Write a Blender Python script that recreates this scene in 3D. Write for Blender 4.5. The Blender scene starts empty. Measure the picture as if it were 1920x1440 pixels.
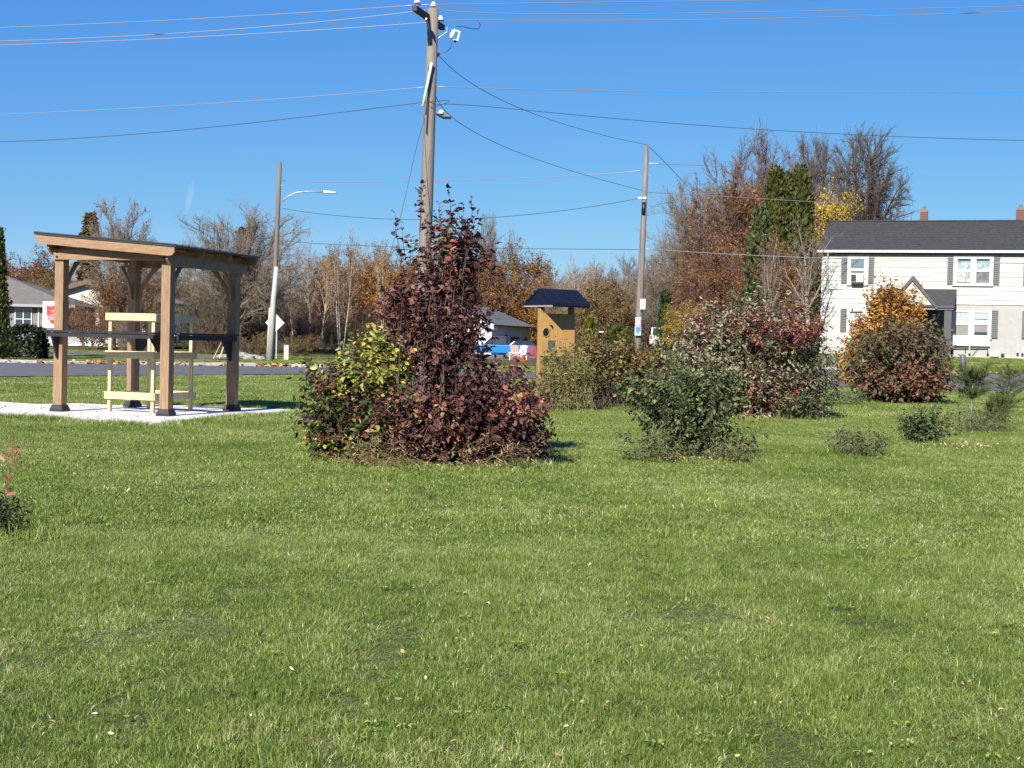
import bpy, math, random
import numpy as np
from mathutils import Matrix, Vector

sc = bpy.context.scene
COL = sc.collection
rad = math.radians

# ------------------------------------------------------------------ camera
FPX = 2774.0                      # focal length in photo pixels (1920 wide)
EYE = 1.2
ROLL, PITCH = rad(1.40), math.atan(76.0 / FPX)
_R = Vector((1, 0, 0)); _U = Vector((0, math.sin(PITCH), math.cos(PITCH)))
FWD = Vector((0, math.cos(PITCH), -math.sin(PITCH)))
CR = math.cos(ROLL) * _R + math.sin(ROLL) * _U
CU = -math.sin(ROLL) * _R + math.cos(ROLL) * _U
cam_d = bpy.data.cameras.new('camera')
cam_d.sensor_width = 36.0
cam_d.lens = 36.0 * FPX / 1920.0
cam_d.clip_start = 0.1
cam_d.clip_end = 3000
cam = bpy.data.objects.new('camera', cam_d)
COL.objects.link(cam)
m = Matrix.Identity(4)
for i in range(3):
    m[i][0], m[i][1], m[i][2] = CR[i], CU[i], -FWD[i]
m[2][3] = EYE
cam.matrix_world = m
sc.camera = cam

# ------------------------------------------------------------------ sky, sun, exposure
SUN_EL, SUN_AZ = rad(33), rad(20)          # shadows run away from the camera and a little to the right
w = bpy.data.worlds.new('World'); sc.world = w; w.use_nodes = True
nt = w.node_tree; nt.nodes.clear()
o_ = nt.nodes.new('ShaderNodeOutputWorld'); bg = nt.nodes.new('ShaderNodeBackground')
sky = nt.nodes.new('ShaderNodeTexSky'); sky.sky_type = 'NISHITA'; sky.sun_disc = False
sky.sun_elevation = SUN_EL; sky.sun_rotation = math.pi + SUN_AZ
sky.altitude = 1500; sky.air_density = 1.0; sky.dust_density = 0.0; sky.ozone_density = 4.0
SKY_S = 0.05
sep = nt.nodes.new('ShaderNodeSeparateColor'); com = nt.nodes.new('ShaderNodeCombineColor')
nt.links.new(sky.outputs[0], sep.inputs[0])
def wmath(op, a, b):
    n = nt.nodes.new('ShaderNodeMath'); n.operation = op
    for i, q in enumerate((a, b)):
        if isinstance(q, (int, float)): n.inputs[i].default_value = q
        else: nt.links.new(q, n.inputs[i])
    return n.outputs[0]
for i, (gm, am) in enumerate(((1.15, .727), (.80, .671), (.25, .559))):     # colour response of the phone camera to the clear sky
    nt.links.new(wmath('MULTIPLY', wmath('POWER', wmath('MULTIPLY', sep.outputs[i], SKY_S), gm), am / SKY_S), com.inputs[i])
# a faint scrap of vapour trail high on the left
_d0, _d1 = (CR * ((362 - 960) / FPX) + CU * (-(338 - 720) / FPX) + FWD).normalized(), (CR * ((350 - 960) / FPX) + CU * (-(396 - 720) / FPX) + FWD).normalized()
_c = (_d0 + _d1) / 2; _a = (_d1 - _d0).normalized(); _b = _c.cross(_a).normalized(); _h = (_d1 - _d0).length / 2
wtc = nt.nodes.new('ShaderNodeTexCoord')
def wdot(v):
    n = nt.nodes.new('ShaderNodeVectorMath'); n.operation = 'DOT_PRODUCT'; nt.links.new(wtc.outputs['Generated'], n.inputs[0]); n.inputs[1].default_value = v; return n.outputs['Value']
u_ = wmath('DIVIDE', wmath('SUBTRACT', wdot(_a), _c.dot(_a)), _h * 1.15); v_ = wmath('DIVIDE', wmath('SUBTRACT', wdot(_b), _c.dot(_b)), 7.5 / FPX)
wn = nt.nodes.new('ShaderNodeTexNoise'); wn.inputs['Scale'].default_value = 160; nt.links.new(wtc.outputs['Generated'], wn.inputs['Vector'])
rr_ = wmath('SUBTRACT', 1.0, wmath('ADD', wmath('MULTIPLY', u_, u_), wmath('MULTIPLY', v_, v_)))
fr_ = wmath('GREATER_THAN', wdot(_c), 0.5)
mk = wmath('MULTIPLY', wmath('MULTIPLY', wmath('MAXIMUM', rr_, 0.0), fr_), wmath('MULTIPLY', wn.outputs[0], .55))
wm = nt.nodes.new('ShaderNodeMix'); wm.data_type = 'RGBA'; nt.links.new(mk, wm.inputs[0]); nt.links.new(com.outputs[0], wm.inputs[6]); wm.inputs[7].default_value = (7.2, 8.0, 8.8, 1)
nt.links.new(wm.outputs[2], bg.inputs['Color'])
bg.inputs['Strength'].default_value = SKY_S
nt.links.new(bg.outputs[0], o_.inputs[0])
sl = bpy.data.lights.new('sun', 'SUN'); sl.energy = 4.6; sl.angle = rad(0.53); sl.color = (1.0, 0.945, 0.86)
sun = bpy.data.objects.new('sun', sl); COL.objects.link(sun)
SUND = Vector((math.sin(SUN_AZ) * math.cos(SUN_EL), math.cos(SUN_AZ) * math.cos(SUN_EL), -math.sin(SUN_EL)))
sun.rotation_euler = SUND.to_track_quat('-Z', 'Y').to_euler()
sun.location = (-20, -40, 40)
sc.view_settings.view_transform = 'Standard'; sc.view_settings.look = 'None'
sc.view_settings.exposure = 0.95; sc.view_settings.gamma = 1.0
sc.view_settings.use_curve_mapping = False
sc.cycles.max_bounces = 8; sc.cycles.transparent_max_bounces = 8
sc.cycles.diffuse_bounces = 3; sc.cycles.glossy_bounces = 3

# ------------------------------------------------------------------ photo pixels to places
def ray(px, py):
    return (CR * ((px - 960) / FPX) + CU * (-(py - 720) / FPX) + FWD)
def P(px, py, D):
    r = ray(px, py); r = r * (D / r.y)
    return Vector((r.x, r.y, r.z + EYE))
def smooth(a, b, x):
    t = min(1.0, max(0.0, (x - a) / (b - a))); return t * t * (3 - 2 * t)
def tz(x, y):
    r = min(1.05, max(0.0, (y - 50) * 0.05)) * smooth(4, 10, x)
    l = min(0.7, max(0.0, (y - 66) * 0.0225)) * smooth(-6, -12, x)
    return r + l
def G(px, py):
    r = ray(px, py); t = EYE / -r.z if r.z < 0 else 300
    for _ in range(12):
        z = tz(r.x * t, r.y * t)
        t = (EYE - z) / -r.z if r.z < -1e-5 else t
    return Vector((r.x * t, r.y * t, tz(r.x * t, r.y * t)))
def GD(px, D):
    """ground point seen in column px at depth D"""
    x = P(px, 650, D).x
    for _ in range(4):
        z = tz(x, D)
        py = 644 + 0.0244 * (px - 960) + (EYE - z) * FPX / D
        x = P(px, py, D).x
    return Vector((x, D, tz(x, D)))

# ------------------------------------------------------------------ materials
def new_mat(name):
    mt = bpy.data.materials.new(name); mt.use_nodes = True
    return mt, mt.node_tree, mt.node_tree.nodes['Principled BSDF']
def mat(name, col, rough=0.6, var=0.0, scale=8.0, bump=0.0, stretch=(1, 1, 1), metal=0.0, spec=0.5, detail=4, bscale=None):
    mt, t, b = new_mat(name)
    b.inputs['Roughness'].default_value = rough; b.inputs['Metallic'].default_value = metal
    b.inputs['Specular IOR Level'].default_value = spec
    b.inputs['Base Color'].default_value = (*col, 1)
    if var or bump:
        tc = t.nodes.new('ShaderNodeTexCoord'); mp = t.nodes.new('ShaderNodeMapping')
        mp.inputs['Scale'].default_value = stretch
        t.links.new(tc.outputs['Object'], mp.inputs['Vector'])
        n = t.nodes.new('ShaderNodeTexNoise'); n.inputs['Scale'].default_value = scale
        n.inputs['Detail'].default_value = detail; n.inputs['Roughness'].default_value = 0.65
        t.links.new(mp.outputs[0], n.inputs['Vector'])
        if var:
            r = t.nodes.new('ShaderNodeValToRGB')
            r.color_ramp.elements[0].position = 0.3; r.color_ramp.elements[1].position = 0.72
            r.color_ramp.elements[0].color = (*[c * (1 - var) for c in col], 1)
            r.color_ramp.elements[1].color = (*[min(1, c * (1 + var * 0.7)) for c in col], 1)
            t.links.new(n.outputs['Fac'], r.inputs['Fac']); t.links.new(r.outputs[0], b.inputs['Base Color'])
        if bump:
            bp = t.nodes.new('ShaderNodeBump'); bp.inputs['Strength'].default_value = bump
            bp.inputs['Distance'].default_value = 0.02
            n2 = n
            if bscale:
                n2 = t.nodes.new('ShaderNodeTexNoise'); n2.inputs['Scale'].default_value = bscale
                t.links.new(mp.outputs[0], n2.inputs['Vector'])
            t.links.new(n2.outputs['Fac'], bp.inputs['Height']); t.links.new(bp.outputs[0], b.inputs['Normal'])
    return mt
def leaf_mat(name, stops, trans=0.35, rough=0.5, spec=0.3, gain=1.2):
    """leaf colour is picked per leaf from the face attribute v"""
    mt, t, b = new_mat(name)
    a = t.nodes.new('ShaderNodeAttribute'); a.attribute_type = 'GEOMETRY'; a.attribute_name = 'v'
    r = t.nodes.new('ShaderNodeValToRGB'); cr = r.color_ramp
    while len(cr.elements) < len(stops): cr.elements.new(0.5)
    for e, (p, c) in zip(cr.elements, stops):
        e.position = p; e.color = (*[min(.7, q * gain) for q in c], 1)
    t.links.new(a.outputs['Fac'], r.inputs['Fac'])
    t.links.new(r.outputs[0], b.inputs['Base Color'])
    b.inputs['Roughness'].default_value = rough; b.inputs['Specular IOR Level'].default_value = spec
    tr = t.nodes.new('ShaderNodeBsdfTranslucent'); t.links.new(r.outputs[0], tr.inputs['Color'])
    mx = t.nodes.new('ShaderNodeMixShader'); mx.inputs[0].default_value = trans
    t.links.new(b.outputs[0], mx.inputs[1]); t.links.new(tr.outputs[0], mx.inputs[2])
    t.links.new(mx.outputs[0], t.nodes['Material Output'].inputs[0])
    return mt

# ------------------------------------------------------------------ objects
def tag(o, label=None, cat=None, group=None, kind=None):
    if label: o['label'] = label
    if cat: o['category'] = cat
    if group: o['group'] = group
    if kind: o['kind'] = kind
    return o
def thing(name, label, cat, loc=(0, 0, 0), rotz=0.0, group=None):
    o = bpy.data.objects.new(name, None); o.empty_display_size = 0.2
    COL.objects.link(o); o.location = loc; o.rotation_euler = (0, 0, rotz)
    return tag(o, label, cat, group)
def link(name, me, parent=None, mt=None, loc=None):
    o = bpy.data.objects.new(name, me)
    if mt is not None and len(me.materials) == 0: me.materials.append(mt)
    COL.objects.link(o)
    if parent is not None: o.parent = parent
    if loc is not None: o.location = loc
    return o
def copy_thing(src, loc, rotz=0.0, scale=None, label=None, mats=None):
    c = src.copy(); COL.objects.link(c); c.location = loc; c.rotation_euler = (0, 0, rotz)
    if scale is not None: c.scale = scale
    if label: c['label'] = label
    for ch in src.children:
        d = ch.copy(); COL.objects.link(d); d.parent = c
        if mats and ch.name.split('.')[0] in mats:
            d.material_slots[0].link = 'OBJECT'; d.material_slots[0].material = mats[ch.name.split('.')[0]]
        for g in ch.children:
            e = g.copy(); COL.objects.link(e); e.parent = d
    return c

class MB:
    """collects solids; build() links them as one mesh object"""
    def __init__(s, origin=(0, 0, 0)):
        s.v = []; s.f = []; s.o = Vector(origin)
    def add(s, vs, fs):
        k = len(s.v)
        s.v += [tuple(Vector(p) - s.o) for p in vs]
        s.f += [tuple(i + k for i in f) for f in fs]; return s
    def box(s, c, d, rot=None):
        c = Vector(c); h = [x / 2 for x in d]; vs = []
        for z in (-1, 1):
            for y in (-1, 1):
                for x in (-1, 1):
                    p = Vector((x * h[0], y * h[1], z * h[2]))
                    vs.append(c + (rot @ p if rot is not None else p))
        return s.add(vs, [(0, 2, 3, 1), (4, 5, 7, 6), (0, 1, 5, 4), (1, 3, 7, 5), (3, 2, 6, 7), (2, 0, 4, 6)])
    def span(s, a, b):
        return s.box([(a[i] + b[i]) / 2 for i in range(3)], [abs(a[i] - b[i]) for i in range(3)])
    def beam(s, p0, p1, w_, h_, up=(0, 0, 1)):
        p0, p1 = Vector(p0), Vector(p1); d = (p1 - p0); L = d.length; d.normalize()
        u = Vector(up); x = d.cross(u)
        if x.length < 1e-5: x = d.cross(Vector((0, 1, 0)))
        x.normalize(); u = x.cross(d)
        return s.box((p0 + p1) / 2, (w_, L, h_), Matrix((x, d, u)).transposed())
    def tube(s, pts, r, n=8, cap=True):
        pts = [Vector(p) for p in pts]; rs = r if isinstance(r, (list, tuple)) else [r] * len(pts)
        vs = []; fs = []; ref = None
        for i, p in enumerate(pts):
            d = (pts[min(i + 1, len(pts) - 1)] - pts[max(i - 1, 0)]).normalized()
            if ref is None:
                ref = Vector((0, 0, 1)) if abs(d.z) < 0.9 else Vector((1, 0, 0))
            x = d.cross(ref).normalized(); y = x.cross(d)
            ref = y
            for k in range(n):
                a = 2 * math.pi * k / n
                vs.append(p + (x * math.cos(a) + y * math.sin(a)) * rs[i])
        for i in range(len(pts) - 1):
            for k in range(n):
                a, b = i * n + k, i * n + (k + 1) % n
                fs.append((a, b, b + n, a + n))
        if cap:
            fs.append(tuple(range(n - 1, -1, -1))); fs.append(tuple(range((len(pts) - 1) * n, len(pts) * n)))
        return s.add(vs, fs)
    def prism(s, poly, ext):
        """closed solid: 3-D polygon swept along ext"""
        ext = Vector(ext); n = len(poly)
        vs = [Vector(p) for p in poly] + [Vector(p) + ext for p in poly]
        fs = [tuple(range(n))[::-1], tuple(range(n, 2 * n))] + [(i, (i + 1) % n, n + (i + 1) % n, n + i) for i in range(n)]
        return s.add(vs, fs)
    def mesh(s, name, mt=None, smooth_=False):
        me = bpy.data.meshes.new(name); me.from_pydata(s.v, [], s.f)
        import bmesh
        b = bmesh.new(); b.from_mesh(me); bmesh.ops.recalc_face_normals(b, faces=b.faces); b.to_mesh(me); b.free()
        if smooth_: me.polygons.foreach_set('use_smooth', [True] * len(me.polygons))
        if mt: me.materials.append(mt)
        return me
    def build(s, name, mt, parent=None, smooth_=False, bevel=0.0, loc=None):
        o = link(name, s.mesh(name, mt, smooth_), parent, None, loc)
        if bevel:
            b = o.modifiers.new('edge', 'BEVEL'); b.width = bevel; b.segments = 2; b.limit_method = 'ANGLE'
        return o

def np_mesh(name, V, F, mt=None, v=None, smooth_=False):
    """V (n,3), F (m,k) arrays; v: one value per face, kept as face attribute v"""
    V = np.asarray(V, np.float32); F = np.asarray(F, np.int32); k = F.shape[1]
    me = bpy.data.meshes.new(name)
    me.vertices.add(len(V)); me.vertices.foreach_set('co', V.ravel())
    me.loops.add(F.size); me.loops.foreach_set('vertex_index', F.ravel())
    me.polygons.add(len(F)); me.polygons.foreach_set('loop_start', np.arange(0, F.size, k, dtype=np.int32))
    me.polygons.foreach_set('loop_total', np.full(len(F), k, np.int32))
    if v is not None:
        a = me.attributes.new('v', 'FLOAT', 'FACE'); a.data.foreach_set('value', np.asarray(v, np.float32))
    me.update(calc_edges=True); me.validate()
    if smooth_: me.polygons.foreach_set('use_smooth', np.ones(len(F), bool))
    if mt: me.materials.append(mt)
    return me
def seg_tubes(p0, p1, r0, r1, n=3):
    p0, p1 = np.asarray(p0, float), np.asarray(p1, float); r0, r1 = np.asarray(r0), np.asarray(r1)
    d = p1 - p0; d /= np.maximum(np.linalg.norm(d, axis=1, keepdims=True), 1e-9)
    ref = np.where(np.abs(d[:, 2:3]) < 0.9, np.array([[0, 0, 1.0]]), np.array([[1.0, 0, 0]]))
    x = np.cross(d, ref); x /= np.linalg.norm(x, axis=1, keepdims=True); y = np.cross(x, d)
    a = 2 * np.pi * np.arange(n) / n
    ring = x[:, None] * np.cos(a)[None, :, None] + y[:, None] * np.sin(a)[None, :, None]
    A = p0[:, None] + ring * r0[:, None, None]; B = p1[:, None] + ring * r1[:, None, None]
    V = np.concatenate([A, B], 1).reshape(-1, 3)
    k = np.arange(n); q = np.stack([k, (k + 1) % n, n + (k + 1) % n, n + k], 1)
    F = (q[None] + (np.arange(len(p0)) * 2 * n)[:, None, None]).reshape(-1, 4)
    return V, F

# leaf outlines: base at origin, tip at +y, slightly folded along the midrib
LEAF_V = np.array([(0, 0, 0), (0, .5, 0), (-.27, .3, .1), (-.24, .66, .07), (0, 1, -.1), (.27, .3, .1), (.24, .66, .07)])
LEAF_F = np.array([(0, 1, 2), (2, 1, 3), (3, 1, 4), (0, 5, 1), (5, 6, 1), (6, 4, 1)])
QUAD_V = np.array([(0, 0, 0), (-.34, .5, .06), (0, 1, -.05), (.34, .5, .06)]); QUAD_F = np.array([(0, 3, 2), (0, 2, 1)])
NEEDLE_V = np.array([(-.05, 0, 0), (.05, 0, 0), (.0, 1, 0)]); NEEDLE_F = np.array([(0, 1, 2)])
def unit(a): return a / np.maximum(np.linalg.norm(a, axis=-1, keepdims=True), 1e-9)
_crl = np.random.default_rng(99)
def leaves(pos, d, nrm, size, v, V0=LEAF_V, F0=LEAF_F, wid=1.0):
    d = unit(d); x = unit(np.cross(d, nrm)); n = np.cross(x, d)
    s = np.asarray(size)[:, None, None]
    V = pos[:, None] + s * (x[:, None] * V0[None, :, 0:1] * (wid * _crl.uniform(.72, 1.2, len(pos)))[:, None, None] + d[:, None] * V0[None, :, 1:2] + n[:, None] * V0[None, :, 2:3] * _crl.uniform(-.8, 3.0, len(pos))[:, None, None])
    F = (F0[None] + (np.arange(len(pos)) * len(V0))[:, None, None]).reshape(-1, F0.shape[1])
    return V.reshape(-1, 3), F, np.repeat(v, len(F0))

def gn_scatter(name, pts, rot, scl, idx, protos, label=None):
    """one object that instances the proto meshes on points (lawn grass, far wood)"""
    coll = bpy.data.collections.new(name + '_set')
    for i, (me) in enumerate(protos):
        po = bpy.data.objects.new('%s_piece_%02d' % (name, i), me); coll.objects.link(po)
    me = bpy.data.meshes.new(name)
    me.vertices.add(len(pts)); me.vertices.foreach_set('co', np.asarray(pts, np.float32).ravel())
    for nm, ty, arr in (('rot', 'FLOAT', rot), ('idx', 'INT', idx)):
        a = me.attributes.new(nm, ty, 'POINT'); a.data.foreach_set('value', np.asarray(arr, np.float32 if ty == 'FLOAT' else np.int32))
    a = me.attributes.new('scl', 'FLOAT_VECTOR', 'POINT'); a.data.foreach_set('vector', np.asarray(scl, np.float32).ravel())
    o = bpy.data.objects.new(name, me); COL.objects.link(o)
    ng = bpy.data.node_groups.new(name, 'GeometryNodeTree')
    ng.interface.new_socket('Geometry', in_out='INPUT', socket_type='NodeSocketGeometry')
    ng.interface.new_socket('Geometry', in_out='OUTPUT', socket_type='NodeSocketGeometry')
    N, L = ng.nodes.new, ng.links.new
    gi, go = N('NodeGroupInput'), N('NodeGroupOutput'); iop = N('GeometryNodeInstanceOnPoints')
    ci = N('GeometryNodeCollectionInfo'); ci.inputs['Collection'].default_value = coll
    ci.inputs['Separate Children'].default_value = True; ci.inputs['Reset Children'].default_value = True
    def attr(nm, ty):
        a = N('GeometryNodeInputNamedAttribute'); a.data_type = ty; a.inputs['Name'].default_value = nm; return a.outputs['Attribute']
    cx = N('ShaderNodeCombineXYZ'); L(attr('rot', 'FLOAT'), cx.inputs['Z'])
    L(gi.outputs[0], iop.inputs['Points']); L(ci.outputs[0], iop.inputs['Instance'])
    iop.inputs['Pick Instance'].default_value = True
    L(attr('idx', 'INT'), iop.inputs['Instance Index']); L(cx.outputs[0], iop.inputs['Rotation'])
    L(attr('scl', 'FLOAT_VECTOR'), iop.inputs['Scale']); L(iop.outputs[0], go.inputs[0])
    md = o.modifiers.new('scatter', 'NODES'); md.node_group = ng
    o['kind'] = 'stuff'
    if label: o['label'] = label
    return o
def text_mesh(name, body, size, mt):
    cu = bpy.data.curves.new(name, 'FONT'); cu.body = body; cu.size = size; cu.align_x = 'CENTER'; cu.align_y = 'CENTER'
    cu.extrude = 0.004
    o = bpy.data.objects.new(name, cu); COL.objects.link(o)
    dg = bpy.context.evaluated_depsgraph_get()
    me = bpy.data.meshes.new_from_object(o.evaluated_get(dg))
    bpy.data.objects.remove(o); bpy.data.curves.remove(cu)
    me.name = name; me.materials.clear(); me.materials.append(mt); return me
# ------------------------------------------------------------------ ground, road, pad
def lawn_shader():
    mt, t, b = new_mat('lawn_soil')
    g = t.nodes.new('ShaderNodeNewGeometry')
    n1 = t.nodes.new('ShaderNodeTexNoise'); n1.inputs['Scale'].default_value = 0.5; n1.inputs['Detail'].default_value = 6
    n2 = t.nodes.new('ShaderNodeTexNoise'); n2.inputs['Scale'].default_value = 9; n2.inputs['Detail'].default_value = 5
    t.links.new(g.outputs['Position'], n1.inputs['Vector']); t.links.new(g.outputs['Position'], n2.inputs['Vector'])
    r = t.nodes.new('ShaderNodeValToRGB')
    r.color_ramp.elements[0].position = .3; r.color_ramp.elements[0].color = (.075, .066, .03, 1)
    r.color_ramp.elements[1].position = .7; r.color_ramp.elements[1].color = (.135, .135, .05, 1)
    mx = t.nodes.new('ShaderNodeMath'); mx.operation = 'ADD'; mh = t.nodes.new('ShaderNodeMath'); mh.operation = 'MULTIPLY'; mh.inputs[1].default_value = .5
    t.links.new(n1.outputs[0], mx.inputs[0]); t.links.new(n2.outputs[0], mx.inputs[1]); t.links.new(mx.outputs[0], mh.inputs[0])
    t.links.new(mh.outputs[0], r.inputs[0]); t.links.new(r.outputs[0], b.inputs['Base Color'])
    b.inputs['Roughness'].default_value = 1; b.inputs['Specular IOR Level'].default_value = 0
    bp = t.nodes.new('ShaderNodeBump'); bp.inputs['Strength'].default_value = .8; bp.inputs['Distance'].default_value = .05
    t.links.new(n2.outputs[0], bp.inputs['Height']); t.links.new(bp.outputs[0], b.inputs['Normal'])
    return mt
xs = np.concatenate([np.arange(-400, -40, 30), np.arange(-40, 40, 1.0), np.arange(40, 401, 30)])
ys = np.concatenate([np.arange(-12, 120, 1.0), np.arange(120, 1200, 40)])
V = np.array([(x, y, tz(x, y)) for y in ys for x in xs])
nx = len(xs)
F = np.array([(j * nx + i, j * nx + i + 1, (j + 1) * nx + i + 1, (j + 1) * nx + i) for j in range(len(ys) - 1) for i in range(nx - 1)])
tag(link('ground', np_mesh('ground', V, F, lawn_shader(), smooth_=True)), kind='structure')

NEAR = [(-60, 10), (-25, 29), (-13.2, 38), (-11, 42), (-6.5, 49.6), (0, 50.3), (10, 49.5), (30, 49), (70, 48)]
FAR = [(-60, 48), (-25, 54), (-18.4, 55), (-14, 57.5), (-8.3, 60.5), (0, 60.8), (9, 58.9), (30, 58.4), (70, 58)]
def lerp_line(L, x):
    for (x0, y0), (x1, y1) in zip(L, L[1:]):
        if x0 <= x <= x1: return y0 + (y1 - y0) * (x - x0) / (x1 - x0)
    return L[-1][1]
def on_road(x, y, mg=0.0):
    return lerp_line(NEAR, x) - mg < y < lerp_line(FAR, x) + mg
m_asphalt = mat('asphalt', (.14, .137, .134), .95, .25, 1.2, .4, bscale=60, spec=.1)
rx = np.arange(-60, 70.5, 1.0); V = []; rows = 12
for x in rx:
    a, b_ = lerp_line(NEAR, x), lerp_line(FAR, x)
    for j in range(rows + 1):
        y = a + (b_ - a) * j / rows; V.append((x, y, tz(x, y) + .03))
F = [(i * (rows + 1) + j, (i + 1) * (rows + 1) + j, (i + 1) * (rows + 1) + j + 1, i * (rows + 1) + j + 1) for i in range(len(rx) - 1) for j in range(rows)]
tag(link('road', np_mesh('road', V, np.array(F), m_asphalt, smooth_=True)), kind='structure')
# side drive behind the left verge
dv = [(-45, 69.5), (-12.5, 70.5), (-12.5, 74.5), (-45, 73)]
mb = MB()
pts = [(x, y) for x in np.arange(-45, -12, 1.5) for y in (69.8, 72, 74.2)]
for i in range(len(pts) // 3 - 1):
    for j in range(2):
        a, b_ = pts[i * 3 + j], pts[i * 3 + j + 1]; c_, d_ = pts[(i + 1) * 3 + j + 1], pts[(i + 1) * 3 + j]
        mb.add([(p[0], p[1], tz(*p) + .04) for p in (a, d_, c_, b_)], [(0, 1, 2, 3)])
tag(mb.build('side_road', m_asphalt), kind='structure')
# parking lot far off in the middle
mb = MB(); mb.add([(-8, 108, .02), (20, 104, .02), (24, 150, .02), (-10, 150, .02)], [(0, 1, 2, 3)])
tag(mb.build('parking_lot', mat('worn_asphalt', (.16, .155, .14), .95, .2, 1.0)), kind='structure')

# broken pale kerb on the far side of the road
m_kerb = mat('kerb_concrete', (.42, .4, .36), .9, .3, 5, .3)
kerb = tag(bpy.data.objects.new('curb', None), kind='structure'); COL.objects.link(kerb)
rng = random.Random(5)
x = -24.0
while x < -5.5:
    L = rng.uniform(.9, 2.1)
    y0, y1 = lerp_line(FAR, x), lerp_line(FAR, x + L * .92)
    if rng.random() < .86:
        MB().beam((x, y0 + .1, tz(x, y0) + .07 + rng.uniform(-.03, .02)), (x + L * .92, y1 + .1, tz(x, y1) + .07 + rng.uniform(-.03, .02)), .2, .16).build('curb_block', m_kerb, kerb, bevel=.02)
    x += L
mb = MB()
MB().beam((10, 59.0, tz(10, 59) + .06), (13.2, 58.95, tz(13.2, 59) + .06), .18, .12).build('curb_block', m_kerb, kerb)
MB().beam((15.2, 58.9, tz(15, 59) + .03), (17.3, 57.2, tz(17.3, 57.2) + .09), .3, .12).build('curb_block', m_kerb, kerb)

# white gravel pad under the shelter
PADPX = [(-260, 760), (-100, 757), (0, 757.5), (70, 762), (150, 760.5), (220, 764), (300, 763), (430, 768), (520, 771), (583, 774.5),
         (520, 779), (460, 781.5), (405, 787), (360, 792), (320, 797), (285, 799), (230, 797), (165, 794), (100, 787), (0, 783), (-260, 788)]
PAD = [G(*p) for p in PADPX]
def in_poly(x, y, poly):
    c = False; n = len(poly)
    for i in range(n):
        a, b_ = poly[i], poly[i - 1]
        if (a[1] > y) != (b_[1] > y) and x < (b_[0] - a[0]) * (y - a[1]) / (b_[1] - a[1]) + a[0]: c = not c
    return c
def pad_dist(x, y):
    d = 9e9
    for i in range(len(PAD)):
        a, b_ = PAD[i], PAD[i - 1]; ex, ey = b_.x - a.x, b_.y - a.y
        t = max(0, min(1, ((x - a.x) * ex + (y - a.y) * ey) / (ex * ex + ey * ey + 1e-9)))
        d = min(d, math.hypot(a.x + t * ex - x, a.y + t * ey - y))
    return d
mb = MB()
mb.prism([(p.x, p.y, -.05) for p in PAD], (0, 0, .09))
m_pad = mat('white_gravel', (.76, .715, .63), .95, .26, 1.6, .9, bscale=60, detail=12)
tag(mb.build('gravel_pad', m_pad), kind='structure')
# ------------------------------------------------------------------ timber shelter with bar counters
m_cedar = mat('stained_cedar', (.27, .166, .088), .68, .34, 7, .25, stretch=(6, 6, .6), bscale=30)
m_cedar_h = mat('stained_cedar_board', (.285, .174, .091), .68, .32, 7, .25, stretch=(.6, 6, 6), bscale=30)
m_char = mat('charcoal_metal', (.016, .015, .015), .6, .2, 6)
m_roofm = mat('dark_roof_sheet', (.03, .031, .036), .5, .2, 3)
m_pine = mat('pale_pine', (.58, .455, .25), .65, .22, 6, .2, stretch=(5, 5, .7), bscale=25)
m_pine_h = mat('pale_pine_board', (.58, .455, .25), .65, .22, 6, .2, stretch=(.7, 5, 5), bscale=25)
m_bolt = mat('black_bolt', (.012, .012, .012), .4)
YAW = rad(-17.5)
SC = Vector((-5.5, 22.4, .04))
sh = thing('shelter', 'brown timber shelter with sloping black roof and bar counters on the white pad', 'shelter', SC, YAW)
HX, HY = .885, .98          # half spacing of the posts
PW = .145
def roof_z(x): return 2.365 - .075 * x       # underside of rafters at x
posts = [(-HX, -HY), (HX, -HY), (HX, HY), (-HX, HY)]
for (x, y) in posts:
    p = MB().span((x - PW / 2, y - PW / 2, .04), (x + PW / 2, y + PW / 2, 2.20)).build('post', m_cedar, sh, bevel=.006)
    b = MB()
    k = .105
    b.add([(x - k, y - k, 0), (x + k, y - k, 0), (x + k, y + k, 0), (x - k, y + k, 0), (x - k, y - k, .035), (x + k, y - k, .035), (x + k, y + k, .035), (x - k, y + k, .035),
           (x - .08, y - .08, .1), (x + .08, y - .08, .1), (x + .08, y + .08, .1), (x - .08, y + .08, .1)],
          [(3, 2, 1, 0), (0, 1, 5, 4), (1, 2, 6, 5), (2, 3, 7, 6), (3, 0, 4, 7), (4, 5, 9, 8), (5, 6, 10, 9), (6, 7, 11, 10), (7, 4, 8, 11), (8, 9, 10, 11)])
    b.build('post_base', m_char, p)
# header beams front and back lie across the post faces, side plates carry the rafters
for y, nm in ((-HY - PW / 2 - .021, 'front'), (HY + PW / 2 + .021, 'back')):
    bm_ = MB().span((-HX - .085, y - .02, 2.22), (HX + .075, y + .02, 2.375)).build('header_beam', m_cedar_h, sh, bevel=.006)
    if nm == 'front':
        for zz in (2.262, 2.335):
            for xx in (-HX, HX):
                MB().tube([(xx - .01, y - .034, zz), (xx - .01, y - .018, zz)], .016, 8).build('bolt', m_bolt, bm_)
for (x, y) in posts:
    MB().span((x - PW / 2 + .002, y - PW / 2 + .002, 2.20), (x + PW / 2 - .002, y + PW / 2 - .002, min(2.385, roof_z(x) + .075))).build('post_top', m_cedar, sh)
for x in (-HX - .095, HX + .095):
    z1 = roof_z(x)
    yy = HY + .22
    poly = [(x - .02, -yy, z1), (x - .02, -yy, z1 - .06), (x - .02, -yy + .10, z1 - .15), (x - .02, yy - .10, z1 - .15), (x - .02, yy, z1 - .06), (x - .02, yy, z1)]
    MB().prism(poly, (.04, 0, 0)).build('side_beam', m_cedar, sh, bevel=.005)
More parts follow.
